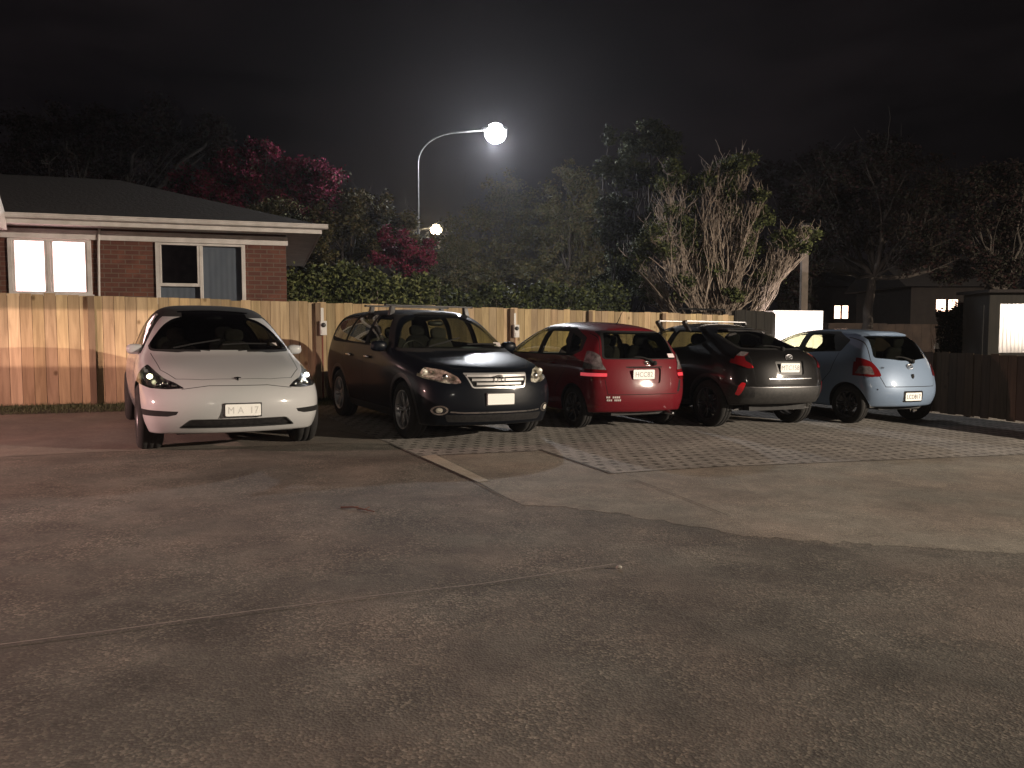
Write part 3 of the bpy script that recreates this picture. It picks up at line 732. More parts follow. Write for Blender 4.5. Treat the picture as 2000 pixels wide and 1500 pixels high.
def palings(name, root, a, b, h, m, w=.15, rng=random.Random(5), th=.018, base=.03, back=0, jit=.007):
    """a,b world 2D; local to root (root at a's ground point, unrotated)"""
    mb = MB(); tones = []; d = (b-a); L = d.length; d = d/L; n = Vector((-d.y, d.x)); k = max(1, round(L/w)); w_ = L/k
    for i in range(k):
        p0 = a + d*(i*w_+.003); p1 = a + d*((i+1)*w_-.003); off = n*(back + rng.uniform(0,.008)); hh = h + rng.gauss(0, jit); mid = (p0+p1)/2; z0 = gz(mid.x, mid.y)+base+rng.uniform(-.02,.01); zt = gz(mid.x, mid.y)+hh
        ra = root.location
        q = [p0+off, p1+off, p1+off+n*th, p0+off+n*th]
        mb.add([(v.x-ra.x, v.y-ra.y, z-ra.z) for z in (z0, zt) for v in q], [(3,2,1,0),(4,5,6,7),(0,1,5,4),(1,2,6,5),(2,3,7,6),(3,0,4,7)])
        t = rng.uniform(.68,1.22); c = (t*rng.uniform(.97,1.04), t, t*rng.uniform(.90,1.05)); tones += [c]*8
    o = mb.build(name, m, root); tone_layer(o.data, tones); return o
def fence_post(root, p, h, m, s=.10, off=0):
    mb = MB(); ra = root.location; z = gz(p.x, p.y)
    A = Matrix.Translation((p.x-ra.x, p.y-ra.y, z-ra.z)) @ Matrix.Rotation(math.atan2(FD.y, FD.x), 4, 'Z')
    mb.box((-s/2, off-.07, -.05), (s/2, off, h), A); o = mb.build('post', m, root, bevel=.004); tone_layer(o.data, [(1,1,1)]*8); return o
def fx(px):                       # fence point seen at photo column px
    r = (px-1000)/F_PX; x = r*(12.44+.5095*8)/(1-.5095*r); return FP(x)
f0 = FP(-14.0)
root = empty('paling_fence', (f0.x, f0.y, gz(*f0)), 'tall pine paling fence with dark posts running behind the parked cars', 'fence')
xs_ = [-14.0, fx(-240).x, fx(181).x, fx(621).x, fx(998).x, fx(1150).x, fx(1293).x, fx(1432).x]
for a, b in zip(xs_, xs_[1:]): palings('paling_panel', root, FP(a), FP(b), 1.80, M['paling'], .165)
for x in xs_[1:-1]: fence_post(root, FP(x), 1.79, M['post'], .10, .0)
mb = MB()
for z in (.35, 1.0, 1.6):
    a, b = FP(xs_[0])+CDIR*.03, FP(xs_[-1])+CDIR*.03; ra = root.location
    A = Matrix.Translation((a.x-ra.x, a.y-ra.y, gz(a.x,a.y)+z-ra.z)) @ Matrix.Rotation(math.atan2(FD.y, FD.x), 4, 'Z'); Ln = (b-a).length
    dz_ = gz(b.x,b.y)-gz(a.x,a.y)
    mb.add([A @ Vector(v) for v in ((0,0,0),(Ln,0,dz_),(Ln,.045,dz_),(0,.045,0),(0,0,.09),(Ln,0,dz_+.09),(Ln,.045,dz_+.09),(0,.045,.09))], [(3,2,1,0),(4,5,6,7),(0,1,5,4),(1,2,6,5),(2,3,7,6),(3,0,4,7)])
o = mb.build('rail', M['post'], root); tone_layer(o.data, [(1,1,1)]*24)

# dark boarded end of the fence towards the white cabinet
e0 = FP(xs_[-1])+FD*.03; e1 = Vector(at(1512, 620, 21.0)[:2])
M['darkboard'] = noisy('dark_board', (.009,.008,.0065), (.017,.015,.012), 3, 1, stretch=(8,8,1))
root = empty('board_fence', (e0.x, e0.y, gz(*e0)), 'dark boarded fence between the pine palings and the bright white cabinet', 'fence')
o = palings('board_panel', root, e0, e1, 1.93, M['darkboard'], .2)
for t in (.0, .5, 1.0):
    mb = MB(); p = e0.lerp(e1, t); ra = root.location; mb.box((p.x-ra.x-.05, p.y-ra.y+.03, gz(p.x,p.y)-ra.z), (p.x-ra.x+.05, p.y-ra.y+.13, gz(p.x,p.y)-ra.z+1.9)); mb.build('post', M['darkboard'], root)
# thin trellis rail seen above the fence
ta, tb = at(1325, 603, 20.5), at(1415, 605, 21.5)
root = empty('trellis_frame', (ta.x, ta.y, gz(ta.x, ta.y)), 'thin timber frame standing behind the fence under the pale branched tree', 'frame')
mb = MB(); q = tb-ta; zb_ = gz(ta.x,ta.y)
mb.tube([(0,0,ta.z-zb_),(q.x,q.y,tb.z-zb_)], .03, 4); mb.tube([(0,0,0),(0,0,ta.z-zb_+.03)], .03, 4); mb.tube([(q.x,q.y,0),(q.x,q.y,tb.z-zb_+.03)], .03, 4); mb.build('timber_rail', M['post'], root)

# power outlets on two of the posts
M['greybox'] = mat('pale_grey_plastic', (.55,.54,.52), .5)
def outlet(px, label, red=True):
    p = fx(px); z = gz(p.x, p.y); root = empty('power_outlet', (p.x, p.y, z), label, 'power outlet', 'power outlets mounted on the fence posts', math.atan2(FD.y, FD.x))
    mb = MB(); mb.box((-.055,-.15,1.20),(.06,-.02,1.46)); mb.box((-.035,-.16,1.22),(.04,-.15,1.30)); mb.build('housing', M['greybox'], root, bevel=.012)
    mb = MB(); mb.lathe([(.0,-.175),(.035,-.175),(.042,-.165),(.042,-.14)], 18, Matrix.Translation((0,0,1.385))); mb.build('socket', M['blackpl'], root, True)
    mb = MB(); mb.box((-.03,-.07,1.46),(.025,-.03,1.70)); mb.build('conduit', M['greybox'], root, bevel=.006)
    mb = MB(); mb.tube([(0,-.05,1.22),(0,-.05,.05)], .016, 8); mb.build('cable', mat('rusty_red_conduit', (.16,.045,.03), .7), root, True)
    return root
outlet(629, 'grey power outlet box on the fence post between the white car and the dark SUV')
outlet(1003, 'grey power outlet box on the fence post between the dark SUV and the red hatchback')

# ================================================================ low fence at the side
g0, g1 = gp(2000, 828), gp(1862, 812); dl = Vector((g1.x-g0.x, g1.y-g0.y)).normalized(); dl = Vector((-.454+.40, .95)).normalized() if False else dl
a = Vector((g0.x, g0.y)) - dl*4.5; b = Vector((g0.x, g0.y)) + dl*12.0
root = empty('low_timber_fence', (a.x, a.y, gz(*a)), 'low brown timber fence beside the light blue hatchback', 'fence')
palings('paling_panel', root, b, a, 1.10, M['lowpaling'], .15, random.Random(8))
mb = MB(); L0 = (b-a).length
for k in range(7):
    p = a + (b-a)*(k/6); ra = root.location; mb2 = MB(); mb2.box((p.x-ra.x+.03, p.y-ra.y-.05, gz(p.x,p.y)-ra.z-.05), (p.x-ra.x+.12, p.y-ra.y+.05, gz(p.x,p.y)-ra.z+1.08)); o = mb2.build('post', M['post'], root)
LOWA, LOWB, LOWD = a, b, dl

# ================================================================ brick house behind the fence
def brickmat():
    m = mat('brick', (.2,.07,.04), .85); nt = m.node_tree; p = nt.nodes['Principled BSDF']; L_ = nt.links.new
    tc = nn(nt, 'ShaderNodeTexCoord'); sp = nn(nt, 'ShaderNodeSeparateXYZ'); cb = nn(nt, 'ShaderNodeCombineXYZ')
    L_(tc.outputs['Object'], sp.inputs[0]); L_(sp.outputs[0], cb.inputs[0]); L_(sp.outputs[2], cb.inputs[1])
    br = nn(nt, 'ShaderNodeTexBrick'); br.inputs['Scale'].default_value = 1; br.inputs['Brick Width'].default_value = .24; br.inputs['Row Height'].default_value = .086; br.inputs['Mortar Size'].default_value = .009
    n = nn(nt, 'ShaderNodeTexNoise'); n.inputs['Scale'].default_value = 4; n.inputs['Detail'].default_value = 6; L_(tc.outputs['Object'], n.inputs['Vector'])
    cr = nn(nt, 'ShaderNodeValToRGB'); e = cr.color_ramp.elements; e[0].position = .35; e[0].color = (.075,.026,.018,1); e[1].position = .65; e[1].color = (.165,.062,.040,1); L_(n.outputs[0], cr.inputs[0])
    br.inputs['Color2'].default_value = (.09,.033,.023,1); br.inputs['Mortar'].default_value = (.12,.088,.07,1); L_(cr.outputs[0], br.inputs['Color1']); L_(cb.outputs[0], br.inputs['Vector']); L_(br.outputs['Color'], p.inputs['Base Color'])
    b = nn(nt, 'ShaderNodeBump'); b.invert = True; b.inputs['Strength'].default_value = .5; b.inputs['Distance'].default_value = .006; L_(br.outputs['Fac'], b.inputs['Height']); L_(b.outputs[0], p.inputs['Normal']); return m
M['brick'] = brickmat()
M['whitepaint'] = noisy('white_painted_timber', (.50,.47,.45), (.62,.59,.57), 5, .6)
M['rooftile'] = noisy('dark_roof', (.006,.0042,.004), (.012,.008,.0075), 6, 1, bump=.5, bscale=14, bdist=.03)
M['curtainlit'] = noisy('lit_curtain', (.8,.7,.68), (.9,.8,.78), 2, .9)
pr = M['curtainlit'].node_tree.nodes['Principled BSDF']; pr.inputs['Emission Color'].default_value = (1,.58,.54,1); pr.inputs['Emission Strength'].default_value = 11
M['curtaindark'] = noisy('closed_blue_grey_curtain', (.25,.27,.31), (.29,.31,.345), 2, .9, stretch=(3,1,1))
M['houseglass'] = glass('house_window_glass', (.80,.82,.84))
HA = R(17); WC = Vector((-4.43, 15.75)); zg = .13
root = empty('brick_house', (WC.x, WC.y, gz(*WC)), 'red brick house with white eaves and one brightly lit window behind the fence', 'house', None, HA)
zb0 = gz(*WC)                                       # local: +x along the wall to the corner (x=0 corner, wall runs to -x), -y towards the camera
ZW = 3.10-zb0; ZF = 3.33-zb0; ZE = 3.41-zb0
W1 = (-4.755, -3.474, 2.10-zb0, 3.09-zb0); W2 = (-2.33, -.794, 1.75-zb0, 3.09-zb0); HX, HD = -9.0, 7.0
mb = MB()
def wallpiece(x0, x1, z0, z1): mb.box((x0, 0, z0), (x1, .12, z1))
wallpiece(HX, W1[0], 0, ZW); wallpiece(W1[1], W2[0], 0, ZW); wallpiece(W2[1], 0, 0, ZW)
wallpiece(W1[0], W1[1], 0, W1[2]); wallpiece(W2[0], W2[1], 0, W2[2]); wallpiece(HX, 0, ZW+.001, ZF)
mb.box((-.12, .122, 0), (0, HD, ZF)); mb.box((HX, HD-.12, 0), (-.122, HD, ZF)); mb.box((HX, .122, 0),(HX+.12, HD-.122, ZF))
mb.build('wall', M['brick'], root)
mb = MB(); mb.box((HX, -.035, ZW-.0), (.035, -.002, ZF-.06)); mb.build('frieze_board', M['whitepaint'], root)
mb = MB(); mb.box((HX, -.62, ZF-.02), (.62, -.002, ZF)); mb.box((.002,0,ZF-.02),(.62,HD+.5,ZF)); mb.build('soffit', M['whitepaint'], root)
mb = MB(); mb.box((-4.63, -.65, ZF-.05), (.63, -.622, ZE+.03)); mb.box((.622,-.622,ZF-.05),(.65,HD+.5,ZE+.03)); mb.build('fascia', M['whitepaint'], root)
mb = MB()
prof = [(-.655,ZE-.05),(-.70,ZE-.05),(-.74,ZE-.035),(-.755,ZE+.0),(-.755,ZE+.035),(-.765,ZE+.04),(-.765,ZE+.025),(-.745,ZE-.0),(-.73,ZE-.02),(-.66,ZE-.03)]
n_ = len(prof); mb.add([(-4.63,a,b) for a,b in prof]+[(.76,a,b) for a,b in prof], [(i,(i+1)%n_,n_+(i+1)%n_,n_+i) for i in range(n_)]+[tuple(range(n_)),tuple(reversed(range(n_,2*n_)))])
mb.build('gutter', M['whitepaint'], root)
mb = MB(); mb.tube([(-3.29,-.06,ZF-.03),(-3.31,-.06,ZW-.10),(-3.36,-.06,.1)], .022, 8); mb.build('downpipe', M['whitepaint'], root, True)
mb = MB()
rz_ = 1.05; hd_ = HD/2
mb.add([(HX,-.66,ZE+.032),(.66,-.66,ZE+.032),(.66,HD+.5,ZE+.032),(HX,HD+.5,ZE+.032),(HX,hd_,ZE+rz_+.35),(-hd_,hd_,ZE+rz_+.35)], [(0,1,5,4),(1,2,5),(2,3,4,5),(3,0,4)])
mb.build('roof', M['rooftile'], root)
def house_window(x0, x1, z0, z1, split, kind):
    f = MB(); t = .04; y0, y1 = -.045, .06
    def bar(a, b, c, d, yo=0): f.box((a, y0+yo, c), (b, y1, d))
    bar(x0-.03, x0+t, z0, z1); bar(x1-t, x1+.03, z0, z1); bar(x0+t, x1-t, z1-t, z1); bar(x0+t, x1-t, z0, z0+t+.01)
    f.box((x0-.06, -.08, z0-.035), (x1+.06, -.002, z0-.001))
    xm = split; bar(xm-.028, xm+.028, z0+t+.011, z1-t-.001, .006)
    if kind == 'dark': 
        zm = z0+.40*(z1-z0)+.02; bar(x0+t+.001, xm-.036, zm-.03, zm+.03, .01)
        f.box((x0+t+.001, -.052, zm+.03), (x0+t+.035, -.01, z1-t-.001)); f.box((xm-.07, -.052, zm+.03), (xm-.036, -.01, z1-t-.001))
    else:
        for a, b in ((x0+t+.001, xm-.036), (xm+.036, x1-t-.001)): f.box((a, -.03, z0+t+.011), (a+.035, .02, z1-t-.001)); f.box((b-.035, -.03, z0+t+.011), (b, .02, z1-t-.001))
    w = f.build('window', M['whitepaint'], root, bevel=.004)
    g = MB(); g.box((x0+t-.01, .022, z0+t-.01), (x1-t+.01, .026, z1-t+.01)); g.build('pane', M['houseglass'], w)
    c = MB()
    if kind == 'lit': c.quad((x0-.0, .16, z0), (x1, .16, z0), (x1, .16, z1), (x0, .16, z1)); c.build('curtain', M['curtainlit'], w)
    else:
        xa = x0+.0; nn_ = 60
        def cur(xa, xb, za, zb, yy, m_):
            vs = [(xa+(xb-xa)*i/nn_, yy+.0015*math.sin(i*.8), z) for i in range(nn_+1) for z in (za, zb)]
            c.add(vs, [(2*i, 2*i+2, 2*i+3, 2*i+1) for i in range(nn_)])
        cur(xm, x1, z0, z1, .055, 0); cur(x0, xm, z0, z0+.38*(z1-z0), .055, 0); c.build('curtain', M['curtaindark'], w, True)
        d = MB(); d.box((x0, .6, z0), (x1, .62, z1)); d.build('blind', M['interior'], w)
house_window(*W1, -4.14, 'lit'); house_window(*W2, -1.56, 'dark')
# projecting gable wing at the near end
mb = MB(); gx = -4.62
mb.add([(gx,-.62,ZE-.25),(gx,-1.9,ZE-.25),(gx,-1.9,ZE+1.25),(gx,-.72,ZE+.06),(gx-.1,-.62,ZE-.25),(gx-.1,-1.9,ZE-.25),(gx-.1,-1.9,ZE+1.25),(gx-.1,-.72,ZE+.06)], [(0,1,2,3),(7,6,5,4),(0,4,5,1),(1,5,6,2),(2,6,7,3),(3,7,4,0)])
mb.build('gable_panel', M['whitepaint'], root)

# ================================================================ right-hand background
M['cabinet'] = noisy('white_enamel', (.80,.77,.76), (.86,.83,.82), 2, .5)
ca, cb_ = at(1510, 606, 22), at(1608, 608, 22.4); w_ = (cb_-ca).length
root = empty('white_cabinet', (ca.x, ca.y, gz(ca.x, ca.y)), 'tall plain white cabinet glowing brightly behind the dark crossover', 'cabinet', None, math.atan2(cb_.y-ca.y, cb_.x-ca.x))
hz = ca.z-gz(ca.x, ca.y)
mb = MB(); mb.box((0,0,0),(w_,.5,hz)); mb.build('cabinet_body', M['cabinet'], root, bevel=.01)
mb = MB(); mb.box((w_*.80,-.006,.1),(w_*.81,-.001,hz-.03)); mb.box((0,-.008,hz-.03),(w_,-.001,hz-.02)); mb.build('door_seam', M['greybox'], root)
q = at(1562, 760, 19.8); q.z = gz(q.x, q.y)
root = empty('added_uplight', (q.x, q.y, q.z), 'added unseen spotlight on the ground aimed at the white cabinet', 'spotlight')  # added lamp, hidden behind the cars, to brighten the cabinet
mb = MB(); mb.tube([(0,0,0),(0,0,.12)], .02, 6); mb.sup((0,0,.2), (.09,.09,.09), 3, 6); mb.build('lamp_housing', M['lampbody'], root, True)
sl = D.lights.new('lamp_light', 'SPOT'); so = D.objects.new('lamp_light', sl); link(so, root); sl.energy = 1000; sl.color = (1,.86,.82); sl.spot_size = R(75); sl.spot_blend = .8; sl.shadow_soft_size = .03
so.location = (0, .05, .32); so.rotation_euler = (Vector((ca.x+.55, ca.y, 1.3))-Vector((q.x, q.y, q.z+.32))).to_track_quat('-Z', 'Y').to_euler()
# utility pole
q = at(1570, 560, 24); zq = gz(q.x, q.y)
root = empty('utility_pole', (q.x, q.y, zq), 'pale square utility pole rising behind the white cabinet', 'pole')
mb = MB(); mb.box((-.10,-.08,0),(.10,.08,4.6)); mb.build('pole_shaft', noisy('weathered_concrete_pole', (.085,.07,.058), (.13,.105,.088), 4, .9), root, bevel=.01)
mb = MB(); mb.box((-.13,-.11,4.602),(.13,.11,4.66)); mb.build('pole_cap', M['post'], root)
# far fence
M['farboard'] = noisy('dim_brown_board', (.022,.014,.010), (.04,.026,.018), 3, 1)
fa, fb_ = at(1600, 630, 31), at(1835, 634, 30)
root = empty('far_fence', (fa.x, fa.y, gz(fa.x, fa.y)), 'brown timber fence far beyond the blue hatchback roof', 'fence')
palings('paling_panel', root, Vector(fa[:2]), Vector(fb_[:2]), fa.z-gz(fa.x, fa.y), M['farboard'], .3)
# two far houses with lit windows
def far_house(px0, px1, ytop, Y, wx0, wx1, wy0, wy1, label, es, col=(1,.62,.45), mull=True):
    a, b = at(px0, ytop, Y), at(px1, ytop, Y); zg_ = gz(a.x, a.y)
    root = empty('house', (a.x, a.y, zg_), label, 'house', 'dark houses with lit windows beyond the yard')
    w = b.x-a.x; h = a.z-zg_; m_ = M['farwall']
    p0, p1 = at(wx0, wy1, Y), at(wx1, wy0, Y); x0, x1, z0, z1 = p0.x-a.x, p1.x-a.x, p0.z-zg_, p1.z-zg_
    mb = MB(); mb.box((0,0,0),(x0,.15,h)); mb.box((x1,0,0),(w,.15,h)); mb.box((x0,0,0),(x1,.15,z0)); mb.box((x0,0,z1),(x1,.15,h)); mb.box((0,.151,0),(.15,6,h)); mb.box((w-.15,.151,0),(w,6,h)); mb.build('wall', m_, root)
    mb = MB(); mb.add([(-.5,-.5,h),(w+.5,-.5,h),(w+.5,6.5,h),(-.5,6.5,h),(-.5,3,h+1.7),(w+.5,3,h+1.7)], [(0,1,5,4),(2,3,4,5),(1,2,5),(3,0,4),(3,2,1,0)]); mb.build('roof', M['rooftile'], root)
    f = MB(); t = (x1-x0)*.05; xm = (x0+x1)/2
    f.box((x0,-.031,z1+.001),(x1,.031,z1+.04)); f.box((x0,-.031,z0-.04),(x1,.031,z0-.001)); f.box((xm-t,-.03,z0),(xm+t,.03,z1)); f.box((x0,-.03,z0),(x0+t*.7,.03,z1)); f.box((x1-t*.7,-.03,z0),(x1,.03,z1))
    if mull: f.box((x0+t*.7,-.028,(z0+z1)/2-t*.4),(xm-t,.028,(z0+z1)/2+t*.4)); f.box((xm+t,-.028,(z0+z1)/2-t*.4),(x1-t*.7,.028,(z0+z1)/2+t*.4))
    o = f.build('window', M['farwall'], root)
    me_ = noisy('lit_far_curtain', (.8,.6,.5), (.9,.75,.6), 3, .9); pp = me_.node_tree.nodes['Principled BSDF']; pp.inputs['Emission Color'].default_value = (*col,1); pp.inputs['Emission Strength'].default_value = es
    c = MB(); c.quad((x0,.10,z0),(x1,.10,z0),(x1,.10,z1),(x0,.10,z1)); c.build('curtain', me_, o)
    return root
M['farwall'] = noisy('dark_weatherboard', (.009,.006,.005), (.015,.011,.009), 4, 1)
far_house(1590, 1720, 560, 46, 1628, 1658, 597, 622, 'distant house with a square lit window above the far fence', 5)
far_house(1780, 1935, 560, 38, 1826, 1873, 585, 608, 'distant house with a wide lit window above the dark hedge', 5, mull=False)
# dark shed with a backlit corrugated panel
Ys = 15.6; a = at(1934, 560, Ys); zg_ = gz(a.x, a.y); b = at(2260, 560, Ys)
root = empty('shed', (a.x, a.y, zg_), 'dark shed with a glowing corrugated plastic panel above the low fence', 'shed')
p0, p1 = at(1950, 689, Ys), at(2140, 593, Ys); x0, x1, z0, z1 = p0.x-a.x, p1.x-a.x, p0.z-zg_, p1.z-zg_; w = b.x-a.x; h = at(1924, 572, Ys).z-zg_
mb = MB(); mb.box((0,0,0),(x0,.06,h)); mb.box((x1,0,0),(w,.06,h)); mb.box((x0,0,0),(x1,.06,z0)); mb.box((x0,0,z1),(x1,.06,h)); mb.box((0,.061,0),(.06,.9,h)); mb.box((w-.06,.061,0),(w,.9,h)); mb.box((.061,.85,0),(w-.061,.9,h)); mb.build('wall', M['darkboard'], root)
mb = MB(); mb.box((-.1,-.15,h+.002),(w+.1,1.0,h+.06)); mb.build('roof', M['rooftile'], root)
m = D.materials.new('translucent_corrugated'); m.use_nodes = True; nt = m.node_tree; nt.nodes.clear(); o_ = nn(nt, 'ShaderNodeOutputMaterial'); tl_ = nn(nt, 'ShaderNodeBsdfTranslucent'); tl_.inputs[0].default_value = (.85,.8,.76,1)
gl_ = nn(nt, 'ShaderNodeBsdfDiffuse'); gl_.inputs[0].default_value = (.5,.48,.45,1); mx_ = nn(nt, 'ShaderNodeMixShader'); mx_.inputs[0].default_value = .3; nt.links.new(tl_.outputs[0], mx_.inputs[1]); nt.links.new(gl_.outputs[0], mx_.inputs[2]); nt.links.new(mx_.outputs[0], o_.inputs[0])
mb = MB(); N = 260; vs = []
for i in range(N+1):
    x = x0+(x1-x0)*i/N; y = .03+.018*math.sin(x*2*math.pi/.076)
    vs += [(x, y, z0), (x, y, z1)]
mb.add(vs, [(2*i, 2*i+2, 2*i+3, 2*i+1) for i in range(N)]); mb.build('corrugated_panel', m, root, True)
mb = MB()
rr_ = random.Random(4)
for i in range(11): 
    xx = x0+.15+i*.19; zz = z0+.05; mb.tube([(xx,.35,zz-.3),(xx+rr_.uniform(-.1,.15),.30,zz+rr_.uniform(.1,.4))], .02, 5); mb.sup((xx+rr_.uniform(-.1,.1), .32, zz+rr_.uniform(.0,.35)), (.09,.05,.12), 2, 5)
mb.build('stored_goods', M['blackpl'], root)
ar = D.lights.new('assumed_shed_light', 'AREA'); ao = D.objects.new('assumed_shed_light', ar); link(ao, root); ar.shape = 'RECTANGLE'; ar.size = 1.4; ar.size_y = .15; ar.energy = 60; ar.color = (1,.90,.80)  # assumed unseen lamp inside, lighting the panel from behind
ao.location = ((x0+x1)/2, .78, z1+.1); ao.rotation_euler = (R(75), 0, 0); ao.rotation_euler = (Vector(((x0+x1)/2, 0, (z0+z1)/2))-ao.location).to_track_quat('-Z', 'Y').to_euler()
# thin post and small things by the low fence
q = at(1917, 690, 15.2)
root = empty('thin_post', (q.x, q.y, gz(q.x,q.y)), 'thin pale metal post standing behind the low timber fence', 'post')
mb = MB(); mb.tube([(0,0,0),(0,0,at(1917,596,15.2).z-gz(q.x,q.y))], .018, 8); mb.build('shaft', M['post'], root)
q = at(1828, 676, 17.0)
root = empty('outdoor_tap_box', (q.x, q.y, gz(q.x,q.y)), 'small pale box on a stake behind the low timber fence', 'box')
mb = MB(); mb.tube([(0,0,0),(0,0,q.z-gz(q.x,q.y))], .02, 6); mb.build('stake', M['post'], root)
mb = MB(); zt = q.z-gz(q.x,q.y); mb.add([(-.05,-.04,zt-.06),(.06,-.04,zt-.06),(.06,.05,zt-.06),(-.05,.05,zt-.06),(-.01,-.02,zt+.07),(.03,-.02,zt+.07),(.03,.02,zt+.07),(-.01,.02,zt+.07)],[(3,2,1,0),(4,5,6,7),(0,1,5,4),(1,2,6,5),(2,3,7,6),(3,0,4,7)]); mb.build('cover', M['greybox'], root)

# ================================================================ trees
def leafmat(name, c1, c2, trans=.0):
    m = noisy(name, c1, c2, 1.7, .75, detail=4, lo=.3, hi=.7); m.node_tree.nodes['Principled BSDF'].inputs['Specular IOR Level'].default_value = .15
    return m
LM = dict(
  shady=[leafmat('leaf_shady_green', (.034,.042,.018), (.065,.075,.03)), leafmat('leaf_shady_pale', (.06,.065,.026), (.10,.10,.042)), leafmat('leaf_shady_dark', (.018,.023,.011), (.036,.042,.019))],
  green=[leafmat('leaf_green', (.045,.058,.022), (.09,.11,.038)), leafmat('leaf_pale_green', (.085,.10,.036), (.14,.15,.06)), leafmat('leaf_dark_green', (.024,.033,.015), (.05,.06,.026))],
  crimson=[leafmat('blossom_crimson', (.085,.009,.022), (.17,.020,.042)), leafmat('blossom_magenta', (.12,.013,.038), (.19,.030,.065)), leafmat('leaf_shade_green', (.018,.020,.010), (.035,.036,.016))],
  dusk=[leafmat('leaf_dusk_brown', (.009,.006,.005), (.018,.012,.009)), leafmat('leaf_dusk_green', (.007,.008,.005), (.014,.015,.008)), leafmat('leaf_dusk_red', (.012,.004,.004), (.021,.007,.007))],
  olive=[leafmat('leaf_olive', (.06,.06,.025), (.11,.10,.045)), leafmat('leaf_brown_olive', (.08,.06,.03), (.13,.10,.05)), leafmat('leaf_deep_olive', (.028,.03,.014), (.05,.05,.022))])
M['palebark'] = noisy('pale_bark', (.17,.132,.105), (.34,.28,.23), 9, .85, stretch=(1,1,.3))
M['darkbark'] = noisy('dark_bark', (.018,.014,.011), (.042,.033,.026), 7, .9, stretch=(1,1,.3), bump=.4)
def grow(mb, a, b, r0, r1, rng, bow=.15, n=6, sides=5, up=.0):
    a, b = Vector(a), Vector(b); L = (b-a).length; side = Vector((rng.uniform(-1,1), rng.uniform(-1,1), 0))*bow*L; pts = []
    for k in range(n+1):
        t = k/n; p = a.lerp(b, t) + side*math.sin(math.pi*t)*.5 - Vector((0,0,up*L))*math.sin(math.pi*t)
        if 0 < k < n: p += Vector((rng.gauss(0,1), rng.gauss(0,1), rng.gauss(0,.6)))*L*.018
        pts.append(p)
    mb.tube(pts, [r0+(r1-r0)*k/n for k in range(n+1)], sides, False); return pts
def tree(name, label, cat, base, Y, blobs, leaves, lm, size=.13, bark='darkbark', trunk=.14, stems=1, spread=.4, sub=9, depth=1.0, twigs=0, twigr=.012, seed=1, group=None, subr=.34, fan=0, weights=(4,3,3), flat=.75, trunk_to=.5):
    """blobs: (photo x, photo y, radius in photo px) of each mass of foliage at distance Y; they become world balls round the trunk"""
    rng = random.Random(seed); b = at(base[0], 700, Y); b.z = gz(b.x, b.y)
    root = empty(name, b, label, cat, group)
    V, F, MI = [], [], []; wood = MB(); centres = []
    tot = sum(r*r for _, _, r in blobs)
    for px, py, r in blobs:
        rw = r*Y/F_PX; c = at(px, py, Y + rng.uniform(-.5,.5)*depth) - b; centres.append((c, rw))
        nl = int(leaves*r*r/tot); ns = max(3, int(sub*(rw/.6)**1.2)+2)
        for _ in range(ns):
            while True:
                o = Vector((rng.uniform(-1,1), rng.uniform(-1,1), rng.uniform(-1,1)))
                if .15 < o.length < 1: break
            sc = c + Vector((o.x*rw, o.y*rw*depth, o.z*rw*.9)); sr = rw*subr*rng.uniform(.6,1.3)+.05
            for _ in range(max(1, nl//ns)):
                p = sc + Vector((rng.gauss(0,.5), rng.gauss(0,.5), rng.gauss(0,.5*flat)))*sr
                s_ = size*rng.uniform(.55,1.25); u = Vector((rng.gauss(0,1), rng.gauss(0,1), rng.gauss(0,.7))).normalized(); w = u.cross(Vector((rng.gauss(0,1), rng.gauss(0,1), rng.gauss(0,1)))).normalized()
                k = len(V); V += [p-u*s_*.5, p+w*s_*.24+u*.05*s_, p+u*s_*.5, p-w*s_*.24+u*.05*s_]; F.append((k,k+1,k+2,k+3)); MI.append(rng.choices((0,1,2), weights)[0])
    me = D.meshes.new('crown'); me.from_pydata([tuple(v) for v in V], [], F)
    for m_ in LM[lm]: me.materials.append(m_)
    me.polygons.foreach_set('material_index', MI); me.update(); link(D.objects.new('crown', me), root)
    bm_ = M[bark]
    feet = [Vector((rng.uniform(-fan,fan), rng.uniform(-.3,.3)*fan, 0)) for _ in range(stems)]
    low = min(c.z-r for c, r in centres); tip = sum((c for c, r in centres), Vector())/len(centres)
    forks = []
    for f in feet:
        ft = f + (tip-f)*trunk_to*rng.uniform(.7,1.1); ft.z = max(.5, low*.9+ (tip.z-low)*.25) if stems == 1 else max(.4, ft.z*.5)
        pts = grow(wood, f, ft, trunk, trunk*.6, rng, .08, 6, 8); forks.append((f, ft, pts))
    for c, rw in centres:
        f, ft, pts = min(forks, key=lambda q: (q[1]-c).length*rng.uniform(.8,1.3)) if stems == 1 else forks[rng.randrange(len(forks))]
        st = ft if stems == 1 else pts[rng.randrange(1, len(pts))]
        br = grow(wood, st, c, trunk*.42, trunk*.12, rng, .16, 7, 6, .03)
        for _ in range(4+twigs//max(1,len(blobs))):
            s0 = br[rng.randrange(2, len(br))]; d = Vector((rng.uniform(-1,1), rng.uniform(-1,1), rng.uniform(-.2,1.2)))*rw*1.05
            tw = grow(wood, s0, s0.lerp(c, .6)+d, max(twigr, trunk*.12), twigr*.4, rng, .18, 5, 4)
            if twigs:
                for _ in range(2): s1 = tw[rng.randrange(1, len(tw))]; grow(wood, s1, s1+Vector((rng.uniform(-.6,.6), rng.uniform(-.6,.6), rng.uniform(.3,1.1)))*rw*.9, twigr*.7, twigr*.3, rng, .15, 4, 3)
    wood.build('trunk', bm_, root, True)
    return root
